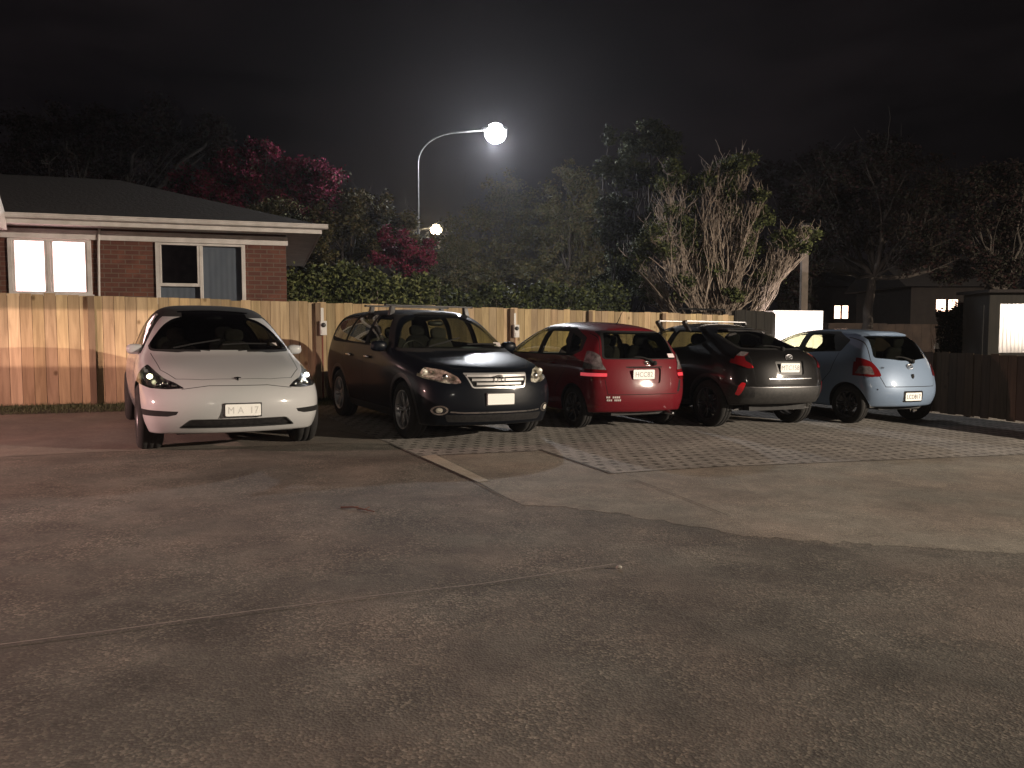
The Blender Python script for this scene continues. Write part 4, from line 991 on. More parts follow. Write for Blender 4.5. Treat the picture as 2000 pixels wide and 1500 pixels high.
tree('pale_branched_tree', 'wide multi-stemmed tree with bare pale branches spreading above the fence end', 'tree', (1395,0), 22.0,
     [(1428,335,34),(1452,315,20),(1340,372,30),(1303,340,26),(1385,345,20),(1488,385,20),(1478,425,24),(1408,395,34),(1325,425,38),(1352,480,40),(1560,465,26),(1588,455,14),(1528,478,24),(1452,470,34),(1283,470,34),(1232,505,26),(1262,560,24),(1400,530,26),(1500,540,22),(1330,560,26),(1430,575,20)],
     34000, 'green', .10, 'palebark', .070, stems=18, fan=1.0, sub=9, depth=1.1, twigs=800, twigr=.017, seed=11, subr=.40, trunk_to=.42)
tree('tall_leafy_tree', 'tall leafy tree with upright crown rising above the pale branched tree', 'tree', (1250,0), 24.5,
     [(1278,243,24),(1300,285,30),(1250,280,30),(1192,268,17),(1188,325,24),(1232,340,36),(1290,350,32),(1203,400,32),(1183,452,28),(1240,450,38),(1210,520,36),(1290,430,30),(1180,560,30),(1260,560,34)],
     44000, 'shady', .10, 'darkbark', .12, stems=3, fan=.7, sub=11, twigs=20, twigr=.014, seed=12, weights=(5,1,5))
tree('crimson_tree', 'large crimson flowering tree rising behind the brick house roof', 'tree', (520,0), 27.0,
     [(500,300,32),(455,330,36),(540,325,40),(600,335,38),(640,355,34),(650,385,26),(560,375,44),(490,375,44),(400,365,40),(350,390,34),(430,400,40),(610,395,34),(360,350,24)],
     44000, 'crimson', .12, 'darkbark', .2, sub=10, seed=13, weights=(5,3,3))
tree('green_tree', 'rounded olive green tree between the brick house and the street lamp pole', 'tree', (690,0), 23.5,
     [(640,440,42),(690,420,44),(735,410,34),(700,380,26),(770,440,32),(800,425,22),(610,470,40),(660,490,44),(720,480,46),(600,515,36),(560,430,40),(500,430,40),(440,440,34),(790,480,30),(835,470,22)],
     40000, 'olive', .10, 'darkbark', .17, sub=10, seed=14, twigs=40)
tree('magenta_bush', 'magenta flowering bush above the fence, below the small distant lamp', 'bush', (790,0), 20.5,
     [(760,470,24),(800,475,28),(770,500,28),(815,500,26),(835,490,18),(745,505,20),(790,525,22),(830,515,18)],
     16000, 'crimson', .08, 'darkbark', .07, sub=10, seed=15, weights=(3,5,2))
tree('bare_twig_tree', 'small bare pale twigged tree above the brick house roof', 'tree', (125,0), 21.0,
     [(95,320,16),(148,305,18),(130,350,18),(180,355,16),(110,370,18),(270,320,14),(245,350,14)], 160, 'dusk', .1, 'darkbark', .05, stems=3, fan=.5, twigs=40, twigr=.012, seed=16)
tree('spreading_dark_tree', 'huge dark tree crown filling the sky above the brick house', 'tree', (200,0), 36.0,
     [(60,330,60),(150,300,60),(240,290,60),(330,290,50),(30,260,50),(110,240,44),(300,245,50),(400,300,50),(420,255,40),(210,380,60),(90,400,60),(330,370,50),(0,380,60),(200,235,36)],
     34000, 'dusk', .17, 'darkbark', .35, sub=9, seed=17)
for i, (lab, bx, Y, bl, sd) in enumerate([
    ('dark tree standing directly below the bright street lamp', 960, 40, [(900,470,50),(960,430,52),(1010,400,44),(1040,450,50),(930,520,54),(1000,510,56),(880,540,40),(960,560,40),(980,370,34)], 21),
    ('dark tree between the street lamp and the tall leafy tree', 1110, 37, [(1080,400,40),(1130,370,40),(1150,420,40),(1100,470,46),(1150,490,44),(1060,520,46),(1120,550,44),(1170,560,36),(1110,340,26)], 22),
    ('low dark tree above the fence between the magenta bush and the lamp', 870, 39, [(860,520,34),(890,500,26),(850,555,30),(900,550,34),(940,540,30),(930,580,26)], 23)]):
    tree('dark_tree', lab, 'tree', (bx,0), Y, bl, 22000, 'olive', .14, 'darkbark', .18, sub=9, seed=sd, group='dim trees beyond the paling fence', twigs=30)
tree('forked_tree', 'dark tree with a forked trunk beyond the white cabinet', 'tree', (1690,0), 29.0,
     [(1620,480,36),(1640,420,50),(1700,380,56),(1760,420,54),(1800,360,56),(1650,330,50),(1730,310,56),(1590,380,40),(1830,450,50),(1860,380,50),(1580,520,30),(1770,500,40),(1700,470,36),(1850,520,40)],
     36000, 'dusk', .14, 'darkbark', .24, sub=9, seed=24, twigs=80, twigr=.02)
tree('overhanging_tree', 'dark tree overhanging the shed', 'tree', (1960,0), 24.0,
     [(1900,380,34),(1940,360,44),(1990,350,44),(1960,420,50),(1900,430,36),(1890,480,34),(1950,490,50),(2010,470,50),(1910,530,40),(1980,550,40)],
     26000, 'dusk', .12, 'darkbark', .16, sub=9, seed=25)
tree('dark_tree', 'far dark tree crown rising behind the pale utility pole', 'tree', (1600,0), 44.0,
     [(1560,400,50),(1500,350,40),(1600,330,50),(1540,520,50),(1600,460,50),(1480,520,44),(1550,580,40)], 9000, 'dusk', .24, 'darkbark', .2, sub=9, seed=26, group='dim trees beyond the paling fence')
# hedges
def hedge(name, label, pts, Y0, Y1, top, n, lm, size, seed, w=.7, weights=(4,3,3), bot=None):
    rng = random.Random(seed); a, b = at(pts[0], 700, Y0), at(pts[1], 700, Y1); a.z = gz(a.x, a.y)
    root = empty(name, a, label, 'hedge'); V, F, MI = [], [], []
    L = Vector((b.x-a.x, b.y-a.y, 0)); sd = Vector((-L.y, L.x, 0)).normalized()
    ca, cb__ = at(pts[0], top[0], Y0).z-a.z, at(pts[1], top[1], Y1).z-a.z
    bumps = [(rng.random(), rng.uniform(-.12,.14)) for _ in range(14)]
    for i in range(n):
        t = rng.random(); h = ca+(cb__-ca)*t; bp = min(bumps, key=lambda q: abs(q[0]-t)); h += bp[1]+.05*math.sin(t*37)
        z = h*(1-rng.random()**1.6*.55) + rng.gauss(0,.05); p = L*t + sd*rng.uniform(-w/2, w/2) + Vector((0,0,z))
        s_ = size*rng.uniform(.6,1.3); u = Vector((rng.gauss(0,1), rng.gauss(0,1), rng.gauss(0,.8))).normalized(); v = u.cross(Vector((rng.gauss(0,1), rng.gauss(0,1), rng.gauss(0,1)))).normalized()
        k = len(V); V += [p-u*s_*.5, p+v*s_*.26, p+u*s_*.5, p-v*s_*.26]; F.append((k,k+1,k+2,k+3)); MI.append(rng.choices((0,1,2), weights)[0])
    me = D.meshes.new('foliage'); me.from_pydata([tuple(v) for v in V], [], F)
    for m_ in LM[lm]: me.materials.append(m_)
    me.polygons.foreach_set('material_index', MI); me.update(); link(D.objects.new('foliage', me), root)
    mb = MB()
    for i in range(60):
        p = L*rng.random()+sd*rng.uniform(-.1,.1); grow(mb, p, p+Vector((rng.uniform(-.3,.3), rng.uniform(-.2,.2), ca*rng.uniform(.7,.98))), .018, .005, rng, .1, 4, 4)
    mb.build('stem', M['palebark'], root, True); return root
hedge('leafy_hedge', 'bright green leafy hedge just behind the fence beside the house corner', (560,850), 16.3, 17.6, (528,545), 15000, 'green', .10, 31, .8, (3,5,2))
hedge('dim_hedge', 'dark scrubby hedge behind the fence between the magenta bush and the pale branched tree', (850,1215), 18.6, 22.0, (570,560), 11000, 'green', .11, 32, .8, (3,1,6))
hedge('clipped_hedge', 'dark clipped hedge standing in front of the shed beyond the low fence', (1838,1922), 17.6, 17.0, (612,606), 9000, 'dusk', .09, 33, .9, (2,6,1))

# ================================================================ thin haze added in place of lens glare round the lamp
mh = D.materials.new('glow_haze'); mh.use_nodes = True; nt = mh.node_tree; nt.nodes.clear(); o_ = nn(nt, 'ShaderNodeOutputMaterial'); v_ = nn(nt, 'ShaderNodeVolumePrincipled')
v_.inputs['Color'].default_value = (.8,.8,.85,1); v_.inputs['Density'].default_value = .0008; v_.inputs['Anisotropy'].default_value = .72; nt.links.new(v_.outputs[0], o_.inputs['Volume'])
mb = MB(); mb.box((-200,-80,-7),(200,230,24)); o = mb.build('haze', mh); o['kind'] = 'stuff'; o['label'] = 'thin haze added to make the street lamp glow'
# ================================================================ cars
CAR_GROUP = 'cars parked side by side along the paling fence'
def mir(P): return [(-a, b) for a, b in P]

# ---- white electric crossover
def build_white():
    L, Wd, H = 4.75, .96, 1.62
    root = empty('parked_car', (0,0,0), 'white electric crossover facing the camera beside the lit brick house window', 'car', CAR_GROUP)
    P = paint('pearl_white_paint', (.44,.445,.45), .0)
    cols = [
     C([.36,.30,.27,.34,.50], [.82,.875,.885,.83,.64], [.19,.32,.52,.70,.82], .20, .80),
     C([.62,.60,.60,.62,.68], [.89,.945,.96,.925,.71], [.19,.35,.58,.80,.92], .55, .90),
     C([1.1]*5, [.87,.93,.97,.94,.73], [.19,.36,.64,.90,1.01], 1.0, 1.01),
     C([1.5,1.5,1.5,1.5,1.45], [.86,.93,.965,.945,.79], [.19,.36,.66,.95,1.09], 1.24, 1.09),
     C([2.15,2.15,2.15,2.15,2.12], [.86,.93,.96,.93,.69], [.19,.36,.66,.97,1.59], 2.02, 1.63),
     C([2.8]*5, [.86,.93,.96,.93,.69], [.19,.36,.66,.98,1.62], 2.8, 1.67),
     C([3.6]*5, [.86,.93,.97,.93,.63], [.19,.36,.68,1.01,1.50], 3.6, 1.57),
     C([4.25,4.25,4.25,4.25,4.3], [.83,.90,.93,.89,.56], [.22,.38,.70,1.02,1.22], 4.3, 1.27),
     C([4.5,4.55,4.58,4.55,4.5], [.74,.80,.84,.80,.60], [.25,.40,.68,.94,1.05], 4.66, 1.07)]
    front = {0:(.16,.19,.05),1:(.06,.32,.05),2:(.0,.52,.05),3:(.07,.69,.05),4:(.24,.80,.06)}
    rear = {0:(4.6,.25,-.02),1:(4.72,.4,-.02),2:(4.75,.68,-.02),3:(4.72,.94,-.02),4:(4.66,1.07,-.02)}
    c = Car(L, Wd, H, .225, cols, front, rear)
    c.mi(P)
    fb = c.part('front_bumper'); bo = c.part('bonnet'); ws = c.part('windscreen', off=-.003)
    rf = c.part('glass_roof')
    c.cut('top', [(.55,-.74),(.30,-.55),(.22,-.3),(.19,0),(.22,.3),(.30,.55),(.55,.74),(1.35,.80),(1.25,.5),(1.2,0),(1.25,-.5),(1.35,-.80)], bo, rng=(0,1.5))
    c.seam('top', [(1.3,.78),(.62,.73),(.36,.60),(.25,.35),(.215,0),(.25,-.35),(.36,-.60),(.62,-.73),(1.3,-.78)], .007, closed=False, rng=(0,1.5))
    c.cut('front', [(-1,.1),(1,.1),(1,.70),(.55,.70),(.3,.735),(-.3,.735),(-.55,.70),(-1,.70)], fb, rng=(-.1,.62), keep=(bo,))
    # glass: black frit then the pane
    W = roundpoly([(-.80,1.06),(-.755,1.32),(-.69,1.56),(-.64,1.66),(.64,1.66),(.69,1.56),(.755,1.32),(.80,1.06),(.4,1.045),(-.4,1.045)], .05)
    c.cut('front', W, None, M['gap'], rng=(1.15,2.35), nmin=.12)
    c.cut('front', roundpoly([(-.78,1.08),(-.74,1.30),(-.665,1.555),(.665,1.555),(.74,1.30),(.78,1.08)], .05), ws, M['darkscreen'], rng=(1.15,2.35), nmin=.12)
    c.cut('top', roundpoly([(2.10,-.62),(2.10,.62),(3.7,.60),(3.7,-.60)], .06), rf, M['gap'], nmin=.3)
    c.cut('top', [(2.02,-.68),(2.02,.68),(3.75,.64),(3.75,-.64)], None, M['gap'], nmin=.42, keep=(rf, ws))
    c.cut('rear', [(-.62,1.10),(-.5,1.45),(.5,1.45),(.62,1.10)], None, M['gap'], rng=(3.4,4.75), nmin=.15)
    for sd, sg in (('side',1),('side-',-1)):
        d1 = c.part('front_door'); d2 = c.part('rear_door')
        D1 = [(1.42,.32),(1.36,.62),(1.42,1.0),(2.02,1.56),(2.52,1.60),(2.55,.9),(2.52,.32)]
        D2 = [(2.53,.32),(2.56,.9),(2.53,1.60),(3.2,1.56),(3.62,1.3),(3.55,.85),(3.28,.55),(3.22,.32)]
        c.cut(sd, D1, d1, P); c.cut(sd, D2, d2, P)
        c.seam(sd, [(1.42,.95),(1.37,.62),(1.43,.33),(2.52,.32),(2.55,.9)], .008, closed=False)
        c.seam(sd, [(2.55,.95),(2.52,.32),(3.22,.32),(3.28,.55),(3.57,.85),(3.6,1.0)], .008, closed=False)
        c.cut(sd, [(1.80,1.46),(1.70,1.72),(3.9,1.72),(3.9,1.36),(3.3,1.47)], None, M['gap'], nmin=.0, keep=(rf, ws))
        c.cut(sd, roundpoly([(1.52,1.02),(2.12,1.53),(3.0,1.56),(3.65,1.42),(4.1,1.20),(3.95,1.10)], .03), None, M['gap'])
        w1 = c.part('side_window', parent=d1, off=-.002); w2 = c.part('side_window', parent=d2, off=-.002)
        c.cut(sd, roundpoly([(1.66,1.055),(2.14,1.49),(2.54,1.52),(2.54,1.07)], .02), w1, M['sideglass'])
        c.cut(sd, roundpoly([(2.60,1.07),(2.60,1.52),(3.0,1.52),(3.5,1.40),(3.5,1.10)], .02), w2, M['privacy'])
        c.cut(sd, arch_poly(.87,.36,.40), -1); c.cut(sd, arch_poly(3.76,.36,.40), -1)
    for sg in (1,-1):
        f = (lambda Q: Q) if sg > 0 else mir
        hl = c.part('headlight', off=.002, housing=(M['dark_reflector'], .06))
        c.cut('front', f(roundpoly([(.53,.708),(.62,.765),(.71,.80),(.775,.862),(.83,.925),(.90,.915),(.95,.835),(.955,.74),(.86,.704),(.70,.696)], .02, 2)), hl, M['lampglass'], rng=(0,.95), nmin=.02)
        c.cut('front', f([(.60,.475),(.97,.485),(.97,.38),(.92,.29),(.905,.29),(.94,.42),(.70,.42),(.62,.44)]), None, M['gap'], rng=(0,.6), nmin=.02)
    lg = c.part('lower_grille', off=-.02)
    c.cut('front', roundpoly([(-.60,.29),(-.49,.39),(.49,.39),(.60,.29)], .03), None, M['cladding'], rng=(-.1,.6))
    c.cut('front', roundpoly([(-.575,.30),(-.475,.38),(.475,.38),(.575,.30)], .02), lg, M['blackpl'], rng=(-.1,.6))
    c.seam('front', [(-.56,.70),(-.3,.735),(.3,.735),(.56,.70)], .006, closed=False, rng=(0,.5))
    hits = {k: c.hit(*k) for k in [('front',.84,.81),('front',.70,.75),('front',-.84,.81),('front',-.70,.75),('front',.62,.728),('front',-.62,.728),('front',.77,.735),('front',-.77,.735),('front',0,.79)]}
    plate(c, root, 'front', -.02, .485, .36, .125, 'M A  17', M['paleink'], off=.02)
    # badge: a stylised letter T
    p, n = hits[('front',0,.79)]
    A = Matrix.Translation((p.x-.006, 0, .79)) @ RF @ Matrix.Rotation(R(-35), 4, 'X')
    mb = MB()
    mb.add([A @ Vector(q) for q in [(-.038,.030,.002),(-.030,.019,.004),(-.012,.021,.004),(0,-.04,.003),(.012,.021,.004),(.030,.019,.004),(.038,.030,.002),(0,.036,.004)]],
           [(0,1,2,7),(2,3,4,7),(4,5,6,7)])
    mb.build('badge', M['chrome'], root)
    c.finish(root)
    hls = [o for o in root.children if o.name.startswith('headlight')]
    for hl in hls:
        sg = 1 if sum(v.co.y for v in hl.data.vertices) > 0 else -1
        q = hits[('front', .84*sg, .81)][0]
        mb = MB(); mb.sup((q.x+.045, .835*sg, .81), (.02,.030,.028), 2, 8); mb.build('glint_spot', M['lampglinty'] if sg > 0 else M['lampglint'], hl, True)  # glowing spot stands in for a lamp's reflection in the headlight
        for yy, zz in ((.77,.735),(.70,.75),(.62,.728)):
            q = hits[('front', yy*sg, zz)][0]
            mb = MB(); mb.sup((q.x+.045, yy*sg, zz), (.025,.030,.022), 3, 8); mb.build('projector_lens', M['chrome'], hl, True)
    wells(root, [(.87,.36,.40),(3.76,.36,.40)], Wd-.02, c)
    wheels(root, .87, 3.76, 1.66, .36, .255, M['rimdark'], spokes=10, style='thin')
    floorpan(root, L, Wd, .24, .3, 4.4)
    seats(root, [(2.35, True)], .55); seats(root, [(3.2, False)], .58); dash(root, 1.62, .93, Wd)
    mirrors(root, 1.66, .815, 1.07, P, s=.85)
    for sg, yy in ((1,.52),(-1,-.02)):
        pts = [c.bvh.ray_cast(Vector((a, b, 3)), Vector((0,0,-1)))[0]+Vector((-.01,0,.012)) for a, b in ((1.26,yy+.02),(1.30,yy-.2),(1.36,yy-.5))]
        mb = MB(); mb.tube(pts, .009, 6); mb.build('wiper', M['gap'], root)
    mb = MB(); q = c.bvh.ray_cast(Vector((-2,0,1.49)), Vector((1,0,0)))[0]; mb.sup((q.x+.10,0,1.45), (.05,.11,.03), 3, 6); mb.build('rear_view_mirror', M['blackpl'], root, True)
    q = c.bvh.ray_cast(Vector((-2,-.60,1.15)), Vector((1,0,0)))[0]
    mb = MB(); mb.quad((q.x-.012,-.66,1.125),(q.x-.012,-.58,1.125),(q.x+.028,-.575,1.16),(q.x+.028,-.655,1.16)); mb.build('windscreen_sticker', M['whitesticker'], root)
    return root

# ---- dark SUV
def build_suv():
    L, Wd, H = 4.57, .93, 1.64
    root = empty('parked_car', (0,0,0), 'dark blue SUV with black roof bars and chrome grille facing the camera', 'car', CAR_GROUP)
    P = paint('dark_blue_paint', (.003,.0045,.0075), .0, coatw=.3)
    cols = [
     C([.30,.26,.24,.30,.40], [.80,.85,.86,.82,.68], [.22,.40,.62,.80,.93], .13, .94),
     C([.55,.52,.52,.55,.58], [.87,.92,.93,.90,.74], [.22,.42,.68,.90,1.01], .45, 1.01),
     C([1.0]*5, [.84,.90,.935,.915,.76], [.22,.42,.72,.98,1.08], .95, 1.09),
     C([1.35,1.35,1.35,1.35,1.38], [.84,.90,.93,.92,.80], [.22,.42,.74,1.02,1.12], 1.12, 1.14),
     C([1.95,1.95,1.95,1.95,1.98], [.84,.90,.93,.91,.72], [.22,.42,.74,1.04,1.62], 1.82, 1.67),
     C([2.6]*5, [.84,.90,.93,.91,.73], [.22,.42,.74,1.06,1.64], 2.6, 1.71),
     C([3.4]*5, [.84,.90,.935,.915,.73], [.22,.42,.76,1.08,1.64], 3.4, 1.69),
     C([4.05,4.05,4.05,4.06,4.10], [.83,.90,.925,.90,.71], [.26,.44,.78,1.09,1.62], 4.10, 1.67),
     C([4.36,4.42,4.44,4.42,4.27], [.79,.85,.87,.85,.69], [.30,.46,.76,1.05,1.57], 4.3, 1.61)]
    front = {0:(.10,.22,.05),1:(.0,.40,.05),2:(.02,.62,.05),3:(.05,.82,.05),4:(.17,.94,.06)}
    rear = {0:(4.45,.30,-.02),1:(4.57,.46,-.02),2:(4.56,.76,-.02),3:(4.51,1.07,-.02),4:(4.34,1.60,-.02)}
    c = Car(L, Wd, H, .22, cols, front, rear); c.mi(P)
    fb = c.part('front_bumper'); bo = c.part('bonnet'); ws = c.part('windscreen', off=-.003); tg = c.part('tailgate')
    c.cut('top', [(.6,-.74),(.25,-.52),(.12,-.3),(.10,0),(.12,.3),(.25,.52),(.6,.74),(1.35,.80),(1.2,.5),(1.15,0),(1.2,-.5),(1.35,-.80)], bo, rng=(0,1.45))
    c.seam('top', [(1.3,.77),(.6,.71),(.30,.52),(.18,.3),(.16,0),(.18,-.3),(.30,-.52),(.6,-.71),(1.3,-.77)], .008, closed=False, rng=(0,1.45))
    for yy in (.42,-.42): c.seam('top', [(.35,yy*.8),(1.1,yy*1.15)], .006, M['gap'] if 0 else P, closed=False)
    c.cut('front', [(-1,.1),(1,.1),(1,.74),(.5,.70),(.40,.64),(-.40,.64),(-.5,.70),(-1,.74)], fb, rng=(-.1,.6))
    c.cut('front', roundpoly([(-.86,1.08),(-.70,1.60),(.70,1.60),(.86,1.08),(.4,1.055),(-.4,1.055)], .05), None, M['gap'], rng=(1.05,2.1), nmin=.12)
    c.cut('front', roundpoly([(-.80,1.115),(-.67,1.56),(.67,1.56),(.80,1.115)], .05), ws, M['screen'], rng=(1.05,2.1), nmin=.12)
    c.cut('rear', [(-.72,.55),(-.66,1.60),(.66,1.60),(.72,.55)], tg, P, rng=(3.9,4.6))
    rw = c.part('rear_window', parent=tg)
    c.cut('rear', roundpoly([(-.64,1.12),(-.55,1.52),(.55,1.52),(.64,1.12)], .05), rw, M['privacy'], rng=(3.9,4.6))
    for sd, sg in (('side',1),('side-',-1)):
        d1 = c.part('front_door'); d2 = c.part('rear_door')
        c.cut(sd, [(1.28,.34),(1.25,.7),(1.32,1.04),(1.95,1.60),(2.38,1.64),(2.42,1.0),(2.38,.34)], d1, P)
        c.cut(sd, [(2.39,.34),(2.43,1.0),(2.39,1.64),(3.15,1.64),(3.40,1.2),(3.36,.95),(3.12,.62),(3.05,.34)], d2, P)
        c.seam(sd, [(1.33,1.02),(1.25,.7),(1.30,.35),(2.38,.34),(2.42,1.0)], .009, closed=False)
        c.seam(sd, [(2.42,1.0),(2.39,.34),(3.05,.34),(3.12,.62),(3.38,.95),(3.40,1.1)], .009, closed=False)
        c.cut(sd, [(.1,.20),(4.5,.22),(4.5,.33),(.1,.33)], None, M['blackpl'], nmin=.02, rng=(.9,3.9))
        c.cut(sd, roundpoly([(1.44,1.11),(1.98,1.565),(3.3,1.60),(4.08,1.53),(4.22,1.22),(4.0,1.15)], .04), None, M['gap'])
        w1 = c.part('side_window', parent=d1, off=-.002); w2 = c.part('side_window', parent=d2, off=-.002); w3 = c.part('quarter_window', off=-.002)
        c.cut(sd, roundpoly([(1.60,1.14),(2.02,1.53),(2.36,1.55),(2.36,1.15)], .03), w1, M['sideglass'])
        c.cut(sd, roundpoly([(2.46,1.15),(2.46,1.55),(3.12,1.56),(3.28,1.17)], .03), w2, M['privacy'])
        c.cut(sd, roundpoly([(3.36,1.17),(3.24,1.55),(3.98,1.50),(4.10,1.22)], .03), w3, M['privacy'])
        for x in (.90, 3.56):
            c.cut(sd, arch_poly(x,.36,.46), None, M['blackpl'], nmin=.02); c.cut(sd, arch_poly(x,.36,.405), -1, nmin=.0)
    for sg in (1,-1):
        f = (lambda Q: Q) if sg > 0 else mir
        hl = c.part('headlight', off=.003, housing=(M['reflector'], .07))
        c.cut('front', f(roundpoly([(.47,.74),(.50,.81),(.62,.885),(.80,.915),(.93,.93),(.93,.84),(.84,.78),(.66,.735),(.55,.725)], .02, 2)), hl, M['lampglass'], rng=(0,.50), nmin=.02)
        fl = c.part('fog_light', off=.006, walls=True)
        E = [( .715+.088*math.cos(a*.3927), .415+.058*math.sin(a*.3927)) for a in range(16)]
        c.cut('front', f(E), fl, M['chrome'], rng=(0,.6), nmin=.02)
        E = [( .715+.068*math.cos(a*.3927), .415+.042*math.sin(a*.3927)) for a in range(16)]
        c.cut('front', f(E), None, M['dark_reflector'], rng=(0,.6), nmin=.02)
        E = [( .72+.035*math.cos(a*.3927), .415+.032*math.sin(a*.3927)) for a in range(16)]
        c.cut('front', f(E), None, M['reflector'], rng=(0,.6), nmin=.02)
    gr = c.part('grille', off=-.012)
    G = roundpoly([(-.43,.855),(-.36,.69),(-.33,.675),(.33,.675),(.36,.69),(.43,.855)], .015)
    c.cut('front', G, None, M['grillechrome'], rng=(-.1,.4))
    c.cut('front', roundpoly([(-.405,.835),(-.34,.692),(.34,.692),(.405,.835)], .015), gr, M['gap'], rng=(-.1,.4))
    c.cut('front', roundpoly([(-.62,.27),(-.66,.36),(.66,.36),(.62,.27)], .03), None, M['blackpl'], rng=(-.1,.4))
    c.seam('front', [(-.60,.395),(-.45,.385),(.45,.385),(.60,.395)], .018, M['chrome'], closed=False, rng=(-.1,.4))
    H_ = {k: c.hit('front', *k) for k in [(0,.8),(.2,.8),(-.2,.8),(.37,.8),(-.37,.8),(.62,.82),(.78,.86),(-.62,.82),(-.78,.86)]}
    for i, zz in enumerate((.822,.775,.728)):
        hw = .40-.045*i*1.1; pts = []
        for k in range(13):
            y = -hw+2*hw*k/12; q = c.hit('front', y, zz)[0]; pts.append((q.x+.002, y, zz))
        mb = MB()
        for a, b in zip(pts, pts[1:]):
            th = .014
            mb.add([(a[0]-.012,a[1],a[2]-th),(b[0]-.012,b[1],b[2]-th),(b[0]-.012,b[1],b[2]+th),(a[0]-.012,a[1],a[2]+th),(a[0]+.02,a[1],a[2]-th),(b[0]+.02,b[1],b[2]-th),(b[0]+.02,b[1],b[2]+th),(a[0]+.02,a[1],a[2]+th)],[(0,1,2,3),(4,5,1,0),(3,2,6,7)])
        mb.build('grille_bar', M['grillechrome'], root)
    oval_badge(c, root, 'front', 0, .775, .155, .105)
    plate(c, root, 'front', -.0, .545, .36, .13, '', None)
    lens = {(s_, y): c.hit('front', y*s_, z)[0] for s_ in (1,-1) for y, z in ((.62,.80),(.80,.85))}
    c.finish(root)
    for hl in [o for o in root.children if o.name.startswith('headlight')]:
        sg = 1 if sum(v.co.y for v in hl.data.vertices) > 0 else -1
        for y in (.62,.80):
            q = lens[(sg,y)]; mb = MB(); mb.sup((q.x+.04, y*sg, q.z), (.02,.045,.04), 2, 8); mb.build('projector_lens', M['reflector'] if y > .7 else M['chrome'], hl, True)
    wells(root, [(.90,.36,.405),(3.56,.36,.405)], Wd-.01, c)
    wheels(root, .90, 3.56, 1.60, .36, .235, M['rimsilver'], spokes=5, style='twin')
    floorpan(root, L, Wd, .28, .25, 4.3)
    seats(root, [(2.25, True)], .62); seats(root, [(3.1, False)], .65); dash(root, 1.45, 1.0, Wd)
    mirrors(root, 1.60, .86, 1.13, P, s=1.0)
    for sg in (1,-1):
        for xx in (2.2, 3.02):
            mb = MB(); mb.sup((xx, sg*.93, .97), (.11,.03,.018), 3, 6); mb.build('door_handle', M['chrome'], root, True)
    for xx in (2.2, 3.05):
        mb = MB(); mb.box((xx-.035,-.66,H+.032), (xx+.035,.66,H+.055)); mb.box((xx-.045,-.67,H+.029),(xx+.045,-.655,H+.058)); mb.box((xx-.045,.655,H+.029),(xx+.045,.67,H+.058))
        for sg in (1,-1):
            mb.add([(xx-.05,sg*.62,H-.10),(xx+.05,sg*.62,H-.10),(xx+.05,sg*.54,H-.06),(xx-.05,sg*.54,H-.06),(xx-.035,sg*.59,H+.034),(xx+.035,sg*.59,H+.034),(xx+.035,sg*.53,H+.034),(xx-.035,sg*.53,H+.034)],[(0,1,5,4),(1,2,6,5),(2,3,7,6),(3,0,4,7),(4,5,6,7)])
        mb.build('roof_bar', M['blackpl'], root, bevel=.006)
    mb = MB(); mb.sup((1.98,0,1.44), (.03,.12,.035), 3, 6); mb.build('rear_view_mirror', M['blackpl'], root, True)
    q = c.bvh.ray_cast(Vector((-2,-.62,1.17)), Vector((1,0,0)))[0]
    mb = MB(); mb.quad((q.x-.02,-.70,1.14),(q.x-.02,-.60,1.14),(q.x+.03,-.60,1.195),(q.x+.03,-.70,1.195)); mb.build('windscreen_sticker', M['whitesticker'], root)
    for yy in (.45,-.1):
        pts = [c.bvh.ray_cast(Vector((a, b, 3)), Vector((0,0,-1)))[0]+Vector((-.01,0,.015)) for a, b in ((1.17,yy),(1.22,yy-.25),(1.3,yy-.5))]
        mb = MB(); mb.tube(pts, .01, 6); mb.build('wiper', M['gap'], root)
    return root

def rear_wiper(c, root, y0, z0, y1, z1, bend=.03, m=None):
    pts = []
    for k in range(7):
        t = k/6; y = y0+(y1-y0)*t; z = z0+(z1-z0)*t+bend*math.sin(math.pi*t); q = c.hit('rear', y, z)[0]; pts.append((q.x+.022+.012*(1-t), y, z))
    mb = MB(); mb.tube(pts, [.022,.02,.016,.012,.011,.010,.008], 8); q = pts[0]; mb.sup(q, (.03,.035,.035), 2.5, 6); mb.build('rear_wiper', m or M['gap'], root, True)

